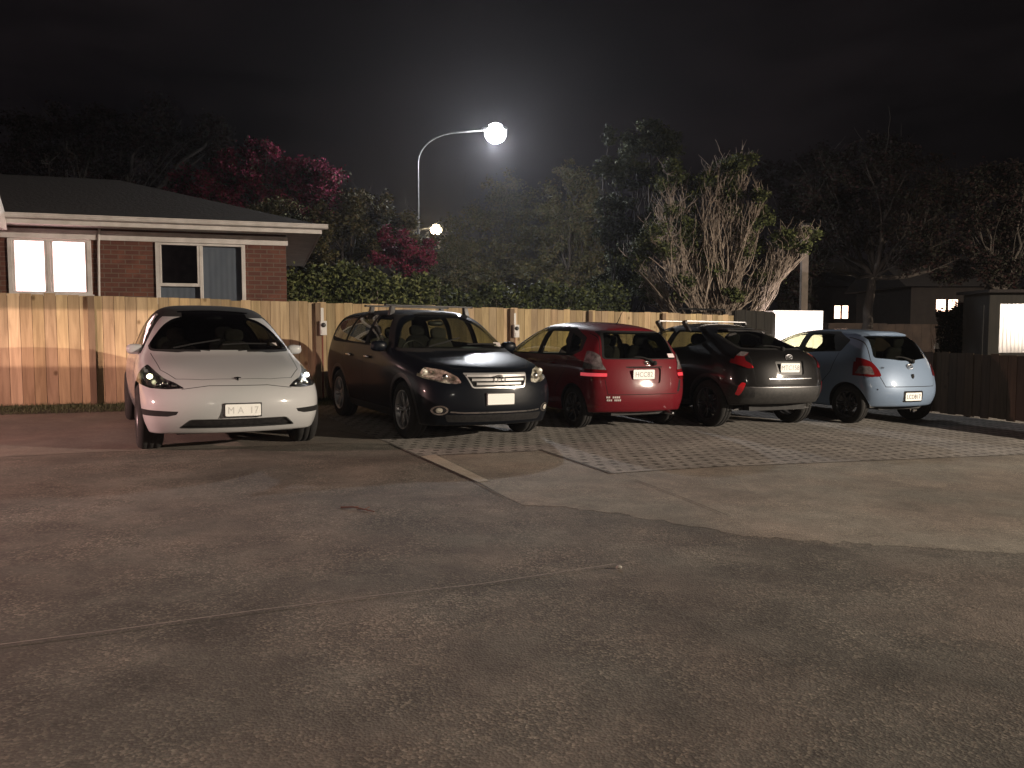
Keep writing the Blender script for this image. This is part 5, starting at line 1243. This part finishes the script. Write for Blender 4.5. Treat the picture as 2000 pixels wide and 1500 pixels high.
# ---- red hatchback
def build_red():
    L, Wd, H = 3.85, .838, 1.51
    root = empty('parked_car', (0,0,0), 'dark red hatchback with lit tail lights backed against the paling fence bay', 'car', CAR_GROUP)
    root['label'] = 'dark red hatchback seen from behind with lit tail lights and a short roof aerial'
    P = paint('dark_red_paint', (.135,.009,.015), .0, coatw=.7)
    cols = [
     C([.30,.26,.24,.30,.40], [.62,.70,.73,.70,.60], [.20,.36,.55,.68,.80], .15, .82),
     C([.6,.55,.55,.58,.62], [.76,.80,.82,.79,.66], [.20,.38,.62,.80,.93], .5, .93),
     C([.95]*5, [.78,.82,.84,.81,.70], [.20,.38,.66,.88,1.01], .78, 1.02),
     C([1.3]*5, [.78,.82,.84,.82,.68], [.20,.38,.68,.92,1.20], 1.18, 1.26),
     C([1.75,1.75,1.75,1.75,1.80], [.78,.82,.84,.82,.60], [.20,.38,.68,.95,1.43], 1.68, 1.49),
     C([2.3]*5, [.78,.82,.84,.82,.60], [.20,.38,.68,.97,1.48], 2.3, 1.54),
     C([2.95]*5, [.78,.82,.84,.82,.585], [.20,.38,.70,.99,1.45], 2.95, 1.52),
     C([3.40,3.40,3.40,3.38,3.36], [.77,.81,.83,.80,.57], [.22,.40,.72,.99,1.38], 3.38, 1.46),
     C([3.62,3.66,3.66,3.60,3.45], [.79,.83,.83,.78,.56], [.24,.42,.72,1.00,1.36], 3.56, 1.43)]
    front = {0:(.1,.20,.05),1:(.0,.36,.05),2:(.02,.55,.05),3:(.06,.70,.05),4:(.18,.82,.05)}
    rear = {0:(3.78,.24,-.03),1:(3.85,.42,-.02),2:(3.80,.72,-.02),3:(3.73,.99,-.02),4:(3.52,1.42,-.02)}
    c = Car(L, Wd, H, .22, cols, front, rear); c.mi(P)
    tg = c.part('tailgate'); rb = c.part('rear_bumper'); rw = c.part('rear_window', parent=tg, off=-.003); ws = c.part('windscreen'); 
    c.cut('rear', [(-1,.1),(1,.1),(1,.70),(.70,.68),(.62,.50),(-.62,.50),(-.70,.68),(-1,.70)], rb, P, rng=(3.3,4))
    T = roundpoly([(-.60,.52),(-.63,.68),(-.655,1.0),(-.55,1.43),(.55,1.43),(.655,1.0),(.63,.68),(.60,.52)], .03)
    c.cut('rear', T, tg, P, rng=(3.2,4)); c.seam('rear', [(.55,1.40),(.655,1.0),(.63,.68),(.605,.52),(.58,.51),(-.58,.51),(-.605,.52),(-.63,.68),(-.655,1.0),(-.55,1.40)], .008, closed=False, rng=(3.2,4))
    c.cut('rear', roundpoly([(-.635,.99),(-.53,1.385),(.53,1.385),(.635,.99)], .06), None, M['gap'], rng=(3.2,4))
    c.cut('rear', roundpoly([(-.60,1.005),(-.50,1.36),(.50,1.36),(.60,1.005)], .05), rw, M['privacy'], rng=(3.2,4))
    c.cut('front', roundpoly([(-.68,.99),(-.55,1.43),(.55,1.43),(.68,.99)], .05), ws, M['sideglass'], rng=(.7,2.0), nmin=.12)
    pr = c.part('plate_recess', parent=tg, off=-.022)
    c.cut('rear', roundpoly([(-.24,.66),(-.285,.875),(.285,.875),(.24,.66)], .04), pr, P, rng=(3.3,4))
    c.seam('rear', [(-.30,.885),(.30,.885)], .016, closed=False, rng=(3.3,4))
    for sd, sg in (('side',1),('side-',-1)):
        d1 = c.part('front_door'); d2 = c.part('rear_door')
        c.cut(sd, [(1.10,.32),(1.08,.7),(1.12,.97),(1.75,1.44),(2.12,1.47),(2.14,.9),(2.12,.32)], d1, P)
        c.cut(sd, [(2.13,.32),(2.15,.9),(2.13,1.47),(2.75,1.45),(3.02,1.0),(2.95,.80),(2.74,.56),(2.70,.32)], d2, P)
        c.seam(sd, [(1.12,.97),(1.08,.7),(1.10,.33),(2.12,.32),(2.14,.95)], .008, closed=False); c.seam(sd, [(2.14,.95),(2.12,.32),(2.70,.32),(2.74,.56),(2.97,.80),(3.02,1.0)], .008, closed=False)
        c.cut(sd, roundpoly([(1.0,1.0),(1.78,1.42),(2.8,1.43),(3.25,1.28),(3.3,1.1),(3.1,1.02)], .03), None, M['gap'])
        w1 = c.part('side_window', parent=d1, off=-.002); w2 = c.part('side_window', parent=d2, off=-.002); w3 = c.part('quarter_window', off=-.002)
        c.cut(sd, roundpoly([(1.22,1.02),(1.80,1.385),(2.09,1.39),(2.09,1.03)], .02), w1, M['sideglass'])
        c.cut(sd, roundpoly([(2.19,1.03),(2.19,1.39),(2.70,1.385),(2.92,1.05)], .02), w2, M['sideglass'])
        c.cut(sd, roundpoly([(3.0,1.06),(2.84,1.35),(3.16,1.25),(3.22,1.10)], .02), w3, M['privacy'])
        c.cut(sd, arch_poly(.76,.30,.34), -1, nmin=0); c.cut(sd, arch_poly(3.21,.30,.34), -1, nmin=0)
    for sg in (1,-1):
        f = (lambda Q: Q) if sg > 0 else mir
        hl = c.part('headlight', off=.002)
        c.cut('front', f(roundpoly([(.40,.66),(.44,.76),(.70,.84),(.76,.80),(.74,.68)], .02, 2)), hl, M['reflector'], rng=(0,.8), nmin=.02)
        tl = c.part('tail_light', off=.010, walls=True)
        c.cut('rear', f(roundpoly([(.645,1.04),(.64,.92),(.60,.84),(.60,.765),(.63,.72),(.75,.70),(.87,.70),(.87,1.07),(.72,1.10)], .02, 2)), tl, M['clearlens'], rng=(3.44,4), nmin=-.02)
        c.cut('rear', f([(.55,.84),(.9,.86),(.9,.68),(.55,.68)]), None, M['redlens'], only=(tl,), nmin=-.02)
        c.cut('rear', f([(.55,.80),(.9,.80),(.9,.755),(.55,.755)]), None, M['redlit'], only=(tl,), nmin=-.02)
        c.cut('rear', f(roundpoly([(.68,.32),(.68,.345),(.80,.36),(.80,.335)], .01)), None, M['redlens'], rng=(3.3,4))
    c.seam('rear', [(.82,.58),(.60,.60)], .006, closed=False, rng=(3.2,4)); 
    c.cut('rear', [(.63,.70),(.67,.70),(.63,.54),(.57,.53)], None, M['gap'], rng=(3.3,4))
    plate(c, root, 'rear', -.03, .785, .36, .13, 'HCC82', M['faintink'], off=.002, frame=False)
    for yy, zz, tx, sz in ((.46,.875,'fit',.035),):
        q = c.hit('rear', yy, zz)[0]; text_obj('badge', tx, sz, M['silver'], root, Vector((q.x+.004, yy, zz)), RR)
    # bumper sticker, window sticker
    for k, (zz, ww) in enumerate(((.475,.22),(.435,.20))):
        mb = MB()
        for j in range(8):
            if (j*7+k*3) % 5 == 4: continue
            ya = -.62+ww*j/8+.01*k; yb = ya+ww/8-.006
            mb.quad(*[c.hit('rear', a, zz+b)[0]+Vector((.006,-.003,0)) for a, b in ((ya,-.013),(yb,-.013),(yb,.013),(ya,.013))])
        mb.build('bumper_sticker', M['whitesticker'], root)
    pts = [c.hit('rear', a, b)[0]+Vector((.008,0,0)) for a, b in ((.47,1.015),(.61,1.015),(.60,1.07),(.465,1.07))]
    mb = MB(); mb.quad(*pts); mb.build('window_sticker', M['sticker'], root)
    # maker badge: H in a rounded frame
    q = c.hit('rear', .06, .935)[0]; A = Matrix.Translation((q.x+.008, .06, .935)) @ RR
    mb = MB(); Pp = roundpoly([(-.045,-.03),(.045,-.03),(.055,.03),(-.055,.03)], .015, 3); mb.tube([A @ Vector((a,b,0)) for a,b in Pp+Pp[:1]], .005, 6)
    for a, b in (((-.025,-.025,0),(-.03,.025,0)),((.025,-.025,0),(.03,.025,0)),((-.027,0,0),(.027,0,0))): mb.tube([A @ Vector(a), A @ Vector(b)], .006, 6)
    mb.build('badge', M['chrome'], root, True)
    rear_wiper(c, root, .16, .94, -.18, 1.02, .035)
    c.finish(root)
    wells(root, [(.76,.30,.34),(3.21,.30,.34)], Wd-.01, c)
    wheels(root, .76, 3.21, 1.46, .30, .185, M['rimdark'], spokes=7, style='wide')
    floorpan(root, L, Wd, .24, .2, 3.7); seats(root, [(1.95, True)], .55, .33); seats(root, [(2.75, False)], .58, .33); dash(root, 1.2, .88, Wd)
    mirrors(root, 1.35, .82, 1.02, P, s=.9)
    q = c.bvh.ray_cast(Vector((3.05,.0,3)), Vector((0,0,-1)))[0]
    mb = MB(); mb.tube([q, q+Vector((.03,0,.02)), q+Vector((.14,0,.17))], [.014,.007,.004], 6); mb.build('roof_aerial', M['gap'], root)
    for sg in (1,-1):
        for xx in (1.98, 2.62):
            mb = MB(); mb.sup((xx, sg*.84, .90), (.09,.022,.016), 3, 6); mb.build('door_handle', P, root, True)
    mb = MB(); mb.tube([(3.6,.45,.24),(3.86,.45,.23)], .025, 10); mb.build('exhaust', M['silver'], root, True)
    return root

# ---- dark coupe-crossover
def build_crossover():
    L, Wd, H = 4.36, .898, 1.53
    root = empty('parked_car', (0,0,0), 'dark grey crossover with silver roof bars and sloping tailgate between the red and blue hatchbacks', 'car', CAR_GROUP)
    root['label'] = 'dark grey crossover with silver roof bars parked between the red and the blue hatchback'
    P = paint('charcoal_paint', (.010,.0095,.0095), .2, coatw=.7)
    cols = [
     C([.32,.28,.26,.32,.42], [.66,.74,.78,.75,.62], [.24,.40,.60,.76,.88], .16, .89),
     C([.6,.55,.55,.58,.62], [.82,.87,.89,.86,.68], [.24,.42,.68,.86,.98], .5, .99),
     C([1.0]*5, [.84,.89,.91,.875,.73], [.24,.42,.70,.94,1.05], .95, 1.06),
     C([1.35]*5, [.82,.86,.885,.865,.76], [.24,.42,.70,.97,1.10], 1.18, 1.12),
     C([2.0]*5, [.82,.86,.88,.85,.58], [.24,.42,.70,1.0,1.47], 1.88, 1.53),
     C([2.6]*5, [.82,.86,.88,.85,.575], [.24,.42,.72,1.03,1.49], 2.6, 1.56),
     C([3.2]*5, [.83,.88,.905,.86,.55], [.26,.44,.76,1.08,1.42], 3.25, 1.51),
     C([3.75]*5, [.83,.885,.915,.84,.50], [.30,.46,.80,1.10,1.24], 3.75, 1.30),
     C([4.08,4.12,4.10,4.06,4.00], [.82,.875,.885,.80,.52], [.36,.50,.80,1.04,1.12], 4.12, 1.16)]
    front = {0:(.1,.24,.05),1:(.0,.40,.05),2:(.02,.60,.05),3:(.07,.77,.05),4:(.18,.89,.05)}
    rear = {0:(4.26,.36,-.03),1:(4.36,.50,-.02),2:(4.32,.78,-.02),3:(4.26,1.02,-.02),4:(4.16,1.15,-.02)}
    c = Car(L, Wd, H, .26, cols, front, rear); c.mi(P)
    tg = c.part('tailgate'); rb = c.part('rear_bumper'); rw = c.part('rear_window', parent=tg, off=-.003); ws = c.part('windscreen')
    c.cut('rear', [(-1,.1),(1,.1),(1,.72),(-1,.72)], rb, P, rng=(3.7,4.4))
    c.cut('rear', roundpoly([(-.60,.66),(-.62,.9),(-.60,1.10),(-.52,1.48),(.52,1.48),(.60,1.10),(.62,.9),(.60,.66)], .04), tg, P, rng=(3.2,4.5))
    c.seam('rear', [(.60,1.08),(.62,.9),(.60,.67),(.58,.66),(-.58,.66),(-.60,.67),(-.62,.9),(-.60,1.08)], .009, closed=False, rng=(3.2,4.5))
    c.cut('rear', roundpoly([(-.60,1.15),(-.50,1.46),(.50,1.46),(.60,1.15)], .05), None, M['gap'], rng=(3.2,4.3))
    c.cut('rear', roundpoly([(-.56,1.17),(-.47,1.44),(.47,1.44),(.56,1.17)], .05), rw, M['privacy'], rng=(3.25,4.3))
    c.cut('front', roundpoly([(-.74,1.08),(-.55,1.49),(.55,1.49),(.74,1.08)], .05), ws, M['sideglass'], rng=(1,2.1), nmin=.12)
    c.cut('rear', [(-1,.1),(1,.1),(1,.30),(.86,.62),(-.86,.62),(-1,.30)], None, M['cladding'], rng=(3.9,4.5), nmin=.05)
    c.cut('rear', roundpoly([(-.5,.24),(-.55,.385),(.55,.385),(.5,.24)], .03), None, M['blackpl'], rng=(3.9,4.5), nmin=.05)
    c.seam('rear', [(-.86,.625),(.86,.625)], .012, M['silver'], closed=False, rng=(3.9,4.5))
    c.seam('rear', [(-.80,.375),(.80,.375)], .008, closed=False, rng=(3.9,4.5))
    c.seam('rear', [(-.40,.745),(.40,.745)], .010, M['silver'], closed=False, rng=(3.9,4.5))
    pr = c.part('plate_recess', parent=tg, off=-.02)
    c.cut('rear', roundpoly([(-.24,.80),(-.27,.995),(.27,.995),(.24,.80)], .03), pr, M['cladding'], rng=(3.7,4.5))
    for sd, sg in (('side',1),('side-',-1)):
        d1 = c.part('front_door'); d2 = c.part('rear_door')
        c.cut(sd, [(1.28,.36),(1.26,.7),(1.32,1.02),(1.95,1.46),(2.38,1.50),(2.42,1.0),(2.38,.36)], d1, P)
        c.cut(sd, [(2.39,.36),(2.43,1.0),(2.39,1.50),(3.0,1.46),(3.34,1.2),(3.2,.85),(3.02,.62),(2.98,.36)], d2, P)
        c.seam(sd, [(1.32,1.0),(1.26,.7),(1.30,.37),(2.38,.36),(2.42,1.0)], .009, closed=False); c.seam(sd, [(2.42,1.0),(2.39,.36),(2.98,.36),(3.02,.62),(3.2,.85),(3.34,1.15)], .009, closed=False)
        c.cut(sd, roundpoly([(1.40,1.08),(2.0,1.44),(3.0,1.44),(3.4,1.28),(3.2,1.18)], .03), None, M['gap'])
        w1 = c.part('side_window', parent=d1, off=-.002); w2 = c.part('side_window', parent=d2, off=-.002)
        c.cut(sd, roundpoly([(1.58,1.10),(2.03,1.405),(2.36,1.41),(2.36,1.12)], .02), w1, M['sideglass'])
        c.cut(sd, roundpoly([(2.46,1.12),(2.46,1.41),(2.95,1.405),(3.25,1.26),(3.1,1.18)], .02), w2, M['privacy'])
        c.cut(sd, [(.1,.22),(4.3,.22),(4.3,.36),(.1,.36)], None, M['blackpl'], nmin=.02, rng=(.9,3.9))
        for x in (.93, 3.57):
            c.cut(sd, arch_poly(x,.345,.44), None, M['blackpl'], nmin=.02); c.cut(sd, arch_poly(x,.345,.39), -1, nmin=0)
    for sg in (1,-1):
        f = (lambda Q: Q) if sg > 0 else mir
        hl = c.part('headlight', off=.002); c.cut('front', f(roundpoly([(.42,.72),(.45,.80),(.78,.90),(.80,.82),(.70,.74)], .02, 2)), hl, M['reflector'], rng=(0,.8), nmin=.02)
        tl = c.part('tail_light', off=.012, walls=True)
        c.cut('rear', f(roundpoly([(.56,1.10),(.66,1.12),(.78,1.12),(.92,1.08),(.92,1.02),(.80,.945),(.68,.885),(.61,.895),(.635,.95),(.685,.99),(.66,1.05)], .015, 2)), tl, M['redlens'], rng=(3.98,4.4), nmin=-.02)
        c.cut('rear', f([(.45,1.03),(.74,1.055),(.78,1.2),(.45,1.2)]), None, M['clearlens'], only=(tl,), nmin=-.02)
        c.cut('rear', f([(.57,.92),(.63,.925),(.63,.87),(.57,.87)]), None, M['reddim'], only=(tl,), nmin=-.02)
        rr = c.part('reflector', off=.004, walls=True)
        c.cut('rear', f(roundpoly([(.785,.50),(.765,.54),(.725,.68),(.765,.695),(.80,.64),(.82,.52)], .012, 2)), rr, M['reddim'], rng=(3.7,4.4), nmin=.0)  # reflector given a slight glow for the light it throws back
        c.cut('rear', f(roundpoly([(.60,.47),(.62,.62),(.90,.66),(.90,.48)], .02, 2)), None, M['blackpl'], rng=(3.7,4.4), nmin=.0, keep=(rr,))
    plate(c, root, 'rear', -.01, .90, .36, .13, 'MTC158', M['faintink'], off=.0, frame=False)
    oval_badge(c, root, 'rear', 0, 1.045, .12, .085, M['silver'])
    rear_wiper(c, root, .0, 1.16, -.26, 1.20, .02)
    c.finish(root)
    wells(root, [(.93,.345,.39),(3.57,.345,.39)], Wd-.01, c)
    wheels(root, .93, 3.57, 1.56, .345, .225, M['rimdark'], spokes=5, style='twin')
    floorpan(root, L, Wd, .30, .25, 4.1); seats(root, [(2.2, True)], .60, .34); seats(root, [(3.0, False)], .62, .34); dash(root, 1.45, .97, Wd)
    mirrors(root, 1.5, .875, 1.10, P)
    # roof spoiler
    q = c.bvh.ray_cast(Vector((3.32,0,3)), Vector((0,0,-1)))[0]
    mb = MB(); mb.add([(3.2,-.40,q.z-.02),(3.42,-.40,q.z-.045),(3.42,.40,q.z-.045),(3.2,.40,q.z-.02),(3.2,-.40,q.z+.005),(3.42,-.40,q.z-.02),(3.42,.40,q.z-.02),(3.2,.40,q.z+.005)],[(0,1,2,3),(7,6,5,4),(0,4,5,1),(1,5,6,2),(2,6,7,3),(3,7,4,0)])
    mb.build('roof_spoiler', P, root, bevel=.008)
    for xx in (1.95, 2.65):
        mb = MB(); zb_ = 1.545
        mb.box((xx-.04,-.60,zb_),(xx+.04,.60,zb_+.022)); o = mb.build('roof_bar', M['silver'], root, bevel=.006)
        mb = MB()
        for sg in (1,-1):
            pts = [(xx+.10,sg*.58,1.38),(xx+.06,sg*.60,1.45),(xx,sg*.61,1.52),(xx-.01,sg*.60,1.557)]
            for a, b in zip(pts, pts[1:]):
                w0 = .045
                mb.add([(a[0]-w0,a[1]-.02,a[2]),(a[0]+w0,a[1]-.02,a[2]),(a[0]+w0,a[1]+.02,a[2]),(a[0]-w0,a[1]+.02,a[2]),(b[0]-w0,b[1]-.02,b[2]),(b[0]+w0,b[1]-.02,b[2]),(b[0]+w0,b[1]+.02,b[2]),(b[0]-w0,b[1]+.02,b[2])],[(0,1,5,4),(1,2,6,5),(2,3,7,6),(3,0,4,7),(4,5,6,7),(3,2,1,0)])
        mb.build('bar_feet', M['blackpl'], o)
    return root

# ---- light blue hatchback
def build_blue():
    L, Wd, H = 3.76, .848, 1.48
    root = empty('parked_car', (0,0,0), 'light metallic blue hatchback seen from behind, beside the low timber fence', 'car', CAR_GROUP)
    P = paint('light_blue_paint', (.185,.25,.35), .08, rough=.42)
    cols = [
     C([.30,.26,.24,.30,.40], [.62,.70,.74,.71,.58], [.20,.36,.56,.70,.83], .14, .85),
     C([.6,.55,.55,.58,.62], [.76,.81,.83,.80,.66], [.20,.38,.64,.83,.96], .48, .97),
     C([.95]*5, [.78,.83,.85,.82,.70], [.20,.38,.67,.91,1.03], .80, 1.05),
     C([1.25]*5, [.78,.83,.85,.83,.69], [.20,.38,.68,.94,1.16], 1.12, 1.21),
     C([1.75]*5, [.78,.83,.85,.83,.59], [.20,.38,.68,.98,1.44], 1.65, 1.50),
     C([2.3]*5, [.78,.83,.85,.83,.59], [.20,.38,.70,1.0,1.49], 2.3, 1.55),
     C([2.9]*5, [.78,.83,.855,.83,.58], [.20,.38,.72,1.02,1.46], 2.9, 1.53),
     C([3.28,3.28,3.28,3.26,3.22], [.78,.82,.845,.81,.56], [.22,.40,.72,1.02,1.40], 3.25, 1.47),
     C([3.50,3.56,3.54,3.44,3.28], [.78,.825,.83,.77,.55], [.25,.42,.70,1.0,1.37], 3.40, 1.44)]
    front = {0:(.1,.20,.05),1:(.0,.36,.05),2:(.02,.56,.05),3:(.06,.72,.05),4:(.18,.85,.05)}
    rear = {0:(3.70,.25,-.04),1:(3.76,.42,-.03),2:(3.71,.70,-.03),3:(3.62,.99,-.03),4:(3.36,1.43,-.02)}
    c = Car(L, Wd, H, .24, cols, front, rear); c.mi(P)
    tg = c.part('tailgate'); rb = c.part('rear_bumper'); rw = c.part('rear_window', parent=tg, off=-.003); ws = c.part('windscreen')
    c.cut('rear', [(-1,.1),(1,.1),(1,.74),(.70,.72),(.56,.585),(-.56,.585),(-.70,.72),(-1,.74)], rb, P, rng=(3.2,4))
    T = [(-.54,.60),(-.63,.80),(-.655,1.0),(-.54,1.43),(.54,1.43),(.655,1.0),(.63,.80),(.54,.60)]
    c.cut('rear', T, tg, P, rng=(3.0,4)); c.seam('rear', T, .010, rng=(3.0,4))
    RWp = [(-.60,1.035),(-.495,1.375),(.495,1.375),(.60,1.035),(.3,1.015),(.12,.995),(-.12,.995),(-.3,1.015)]
    c.cut('rear', roundpoly(RWp, .05), rw, M['privacy'], rng=(3.0,4))
    c.cut('front', roundpoly([(-.70,1.02),(-.55,1.44),(.55,1.44),(.70,1.02)], .05), ws, M['sideglass'], rng=(.7,2.0), nmin=.12)
    c.cut('rear', roundpoly([(-.22,.36),(-.22,.535),(.22,.535),(.22,.36)], .03), None, M['gap'], rng=(3.2,4))
    for sd, sg in (('side',1),('side-',-1)):
        d1 = c.part('front_door'); d2 = c.part('rear_door')
        c.cut(sd, [(1.05,.32),(1.03,.7),(1.07,1.0),(1.72,1.45),(2.12,1.49),(2.14,1.0),(2.12,.32)], d1, P)
        c.cut(sd, [(2.13,.32),(2.15,1.0),(2.13,1.49),(2.70,1.47),(2.96,1.1),(2.86,.80),(2.68,.58),(2.62,.32)], d2, P)
        c.seam(sd, [(1.07,1.0),(1.03,.7),(1.06,.33),(2.12,.32),(2.14,1.0)], .008, closed=False); c.seam(sd, [(2.14,1.0),(2.12,.32),(2.62,.32),(2.68,.58),(2.88,.80),(2.96,1.1)], .008, closed=False)
        c.cut(sd, roundpoly([(1.05,1.03),(1.76,1.425),(2.7,1.44),(3.05,1.3),(2.98,1.12)], .03), None, M['gap'])
        w1 = c.part('side_window', parent=d1, off=-.002); w2 = c.part('side_window', parent=d2, off=-.002)
        c.cut(sd, roundpoly([(1.28,1.055),(1.80,1.39),(2.09,1.40),(2.09,1.07)], .02), w1, M['sideglass'])
        c.cut(sd, roundpoly([(2.19,1.07),(2.19,1.40),(2.66,1.40),(2.88,1.13)], .02), w2, M['sideglass'])
        c.cut(sd, arch_poly(.74,.305,.345), -1, nmin=0); c.cut(sd, arch_poly(3.20,.305,.345), -1, nmin=0)
    for sg in (1,-1):
        f = (lambda Q: Q) if sg > 0 else mir
        hl = c.part('headlight', off=.002); c.cut('front', f(roundpoly([(.42,.66),(.45,.78),(.70,.88),(.78,.84),(.74,.68)], .02, 2)), hl, M['reflector'], rng=(0,.8), nmin=.02)
        tl = c.part('tail_light', off=.012, walls=True)
        Q = roundpoly([(.585,.755),(.60,.85),(.655,.97),(.75,1.03),(.87,1.05),(.87,.765),(.74,.745)], .025, 2)
        c.cut('rear', f(Q), tl, M['redlens'], rng=(3.30,4), nmin=-.02)
        c.cut('rear', f(roundpoly([(.675,.775),(.69,.90),(.79,.91),(.83,.79)], .02, 2)), None, M['clearlens'], only=(tl,), nmin=-.02)
    c.seam('rear', [(-.72,.395),(.72,.395)], .006, P, closed=False)
    plate(c, root, 'rear', -.0, .445, .36, .125, 'LCD817', M['ink'], off=-.002, frame=False, size=.095)
    oval_badge(c, root, 'rear', 0, .905, .12, .085, M['silver'])
    for yy, zz, tx, sz in ((-.52,.885,'Vitz',.05),):
        q = c.hit('rear', yy, zz)[0]; text_obj('badge', tx, sz, M['dark_reflector'], root, Vector((q.x+.004, yy, zz)), RR)
    q = c.hit('rear', .02, .75)[0]; mb = MB(); mb.sup((q.x, .02, .755), (.012,.032,.042), 2.4, 8); mb.build('tailgate_lock', M['gap'], root, True)
    q = c.hit('rear', -.66, .56)[0]; mb = MB(); mb.sup((q.x, -.66, .56), (.006,.012,.012), 2, 6); mb.build('tow_eye_cover', M['gap'], root, True)
    rear_wiper(c, root, .08, .985, -.26, 1.05, .03)
    c.finish(root)
    wells(root, [(.74,.305,.345),(3.20,.305,.345)], Wd-.01, c)
    wheels(root, .74, 3.20, 1.46, .305, .185, M['rimdark'], spokes=6, style='twin')
    floorpan(root, L, Wd, .26, .2, 3.55); seats(root, [(1.95, True)], .57, .33); seats(root, [(2.7, False)], .6, .33); dash(root, 1.2, .92, Wd)
    mirrors(root, 1.35, .83, 1.05, P, s=.9)
    # lip over the rear window
    pts = []
    for k in range(13):
        y = -.50+k/12; q = c.hit('rear', y, 1.405-.10*(y/.5)**4*.35)[0]; pts.append(q)
    mb = MB()
    for a, b in zip(pts, pts[1:]):
        vs = []
        for p in (a, b): vs += [(p.x-.10,p.y,p.z+.045),(p.x+.055,p.y,p.z+.012),(p.x+.055,p.y,p.z-.012),(p.x-.02,p.y,p.z-.02)]
        mb.add(vs, [(0,4,5,1),(1,5,6,2),(2,6,7,3)])
    mb.build('roof_spoiler', P, root, True)
    for sg in (1,-1):
        for xx in (1.98, 2.56):
            mb = MB(); mb.sup((xx, sg*.85, .93), (.09,.022,.016), 3, 6); mb.build('door_handle', P, root, True)
    return root

def place_axle(root, xa, X, Y, yaw):
    place(root, X-xa*math.cos(R(yaw)), Y-xa*math.sin(R(yaw)), yaw)
# ================================================================ put the cars in place
place_axle(build_white(), .87, -3.27, 9.12, 118)
place_axle(build_suv(), .90, -.58, 10.3, 119)
place_axle(build_red(), 3.21, 1.58, 11.6, -63)
place_axle(build_crossover(), 3.57, 3.65, 12.05, -64)
place_axle(build_blue(), 3.20, 5.97, 12.8, -64)
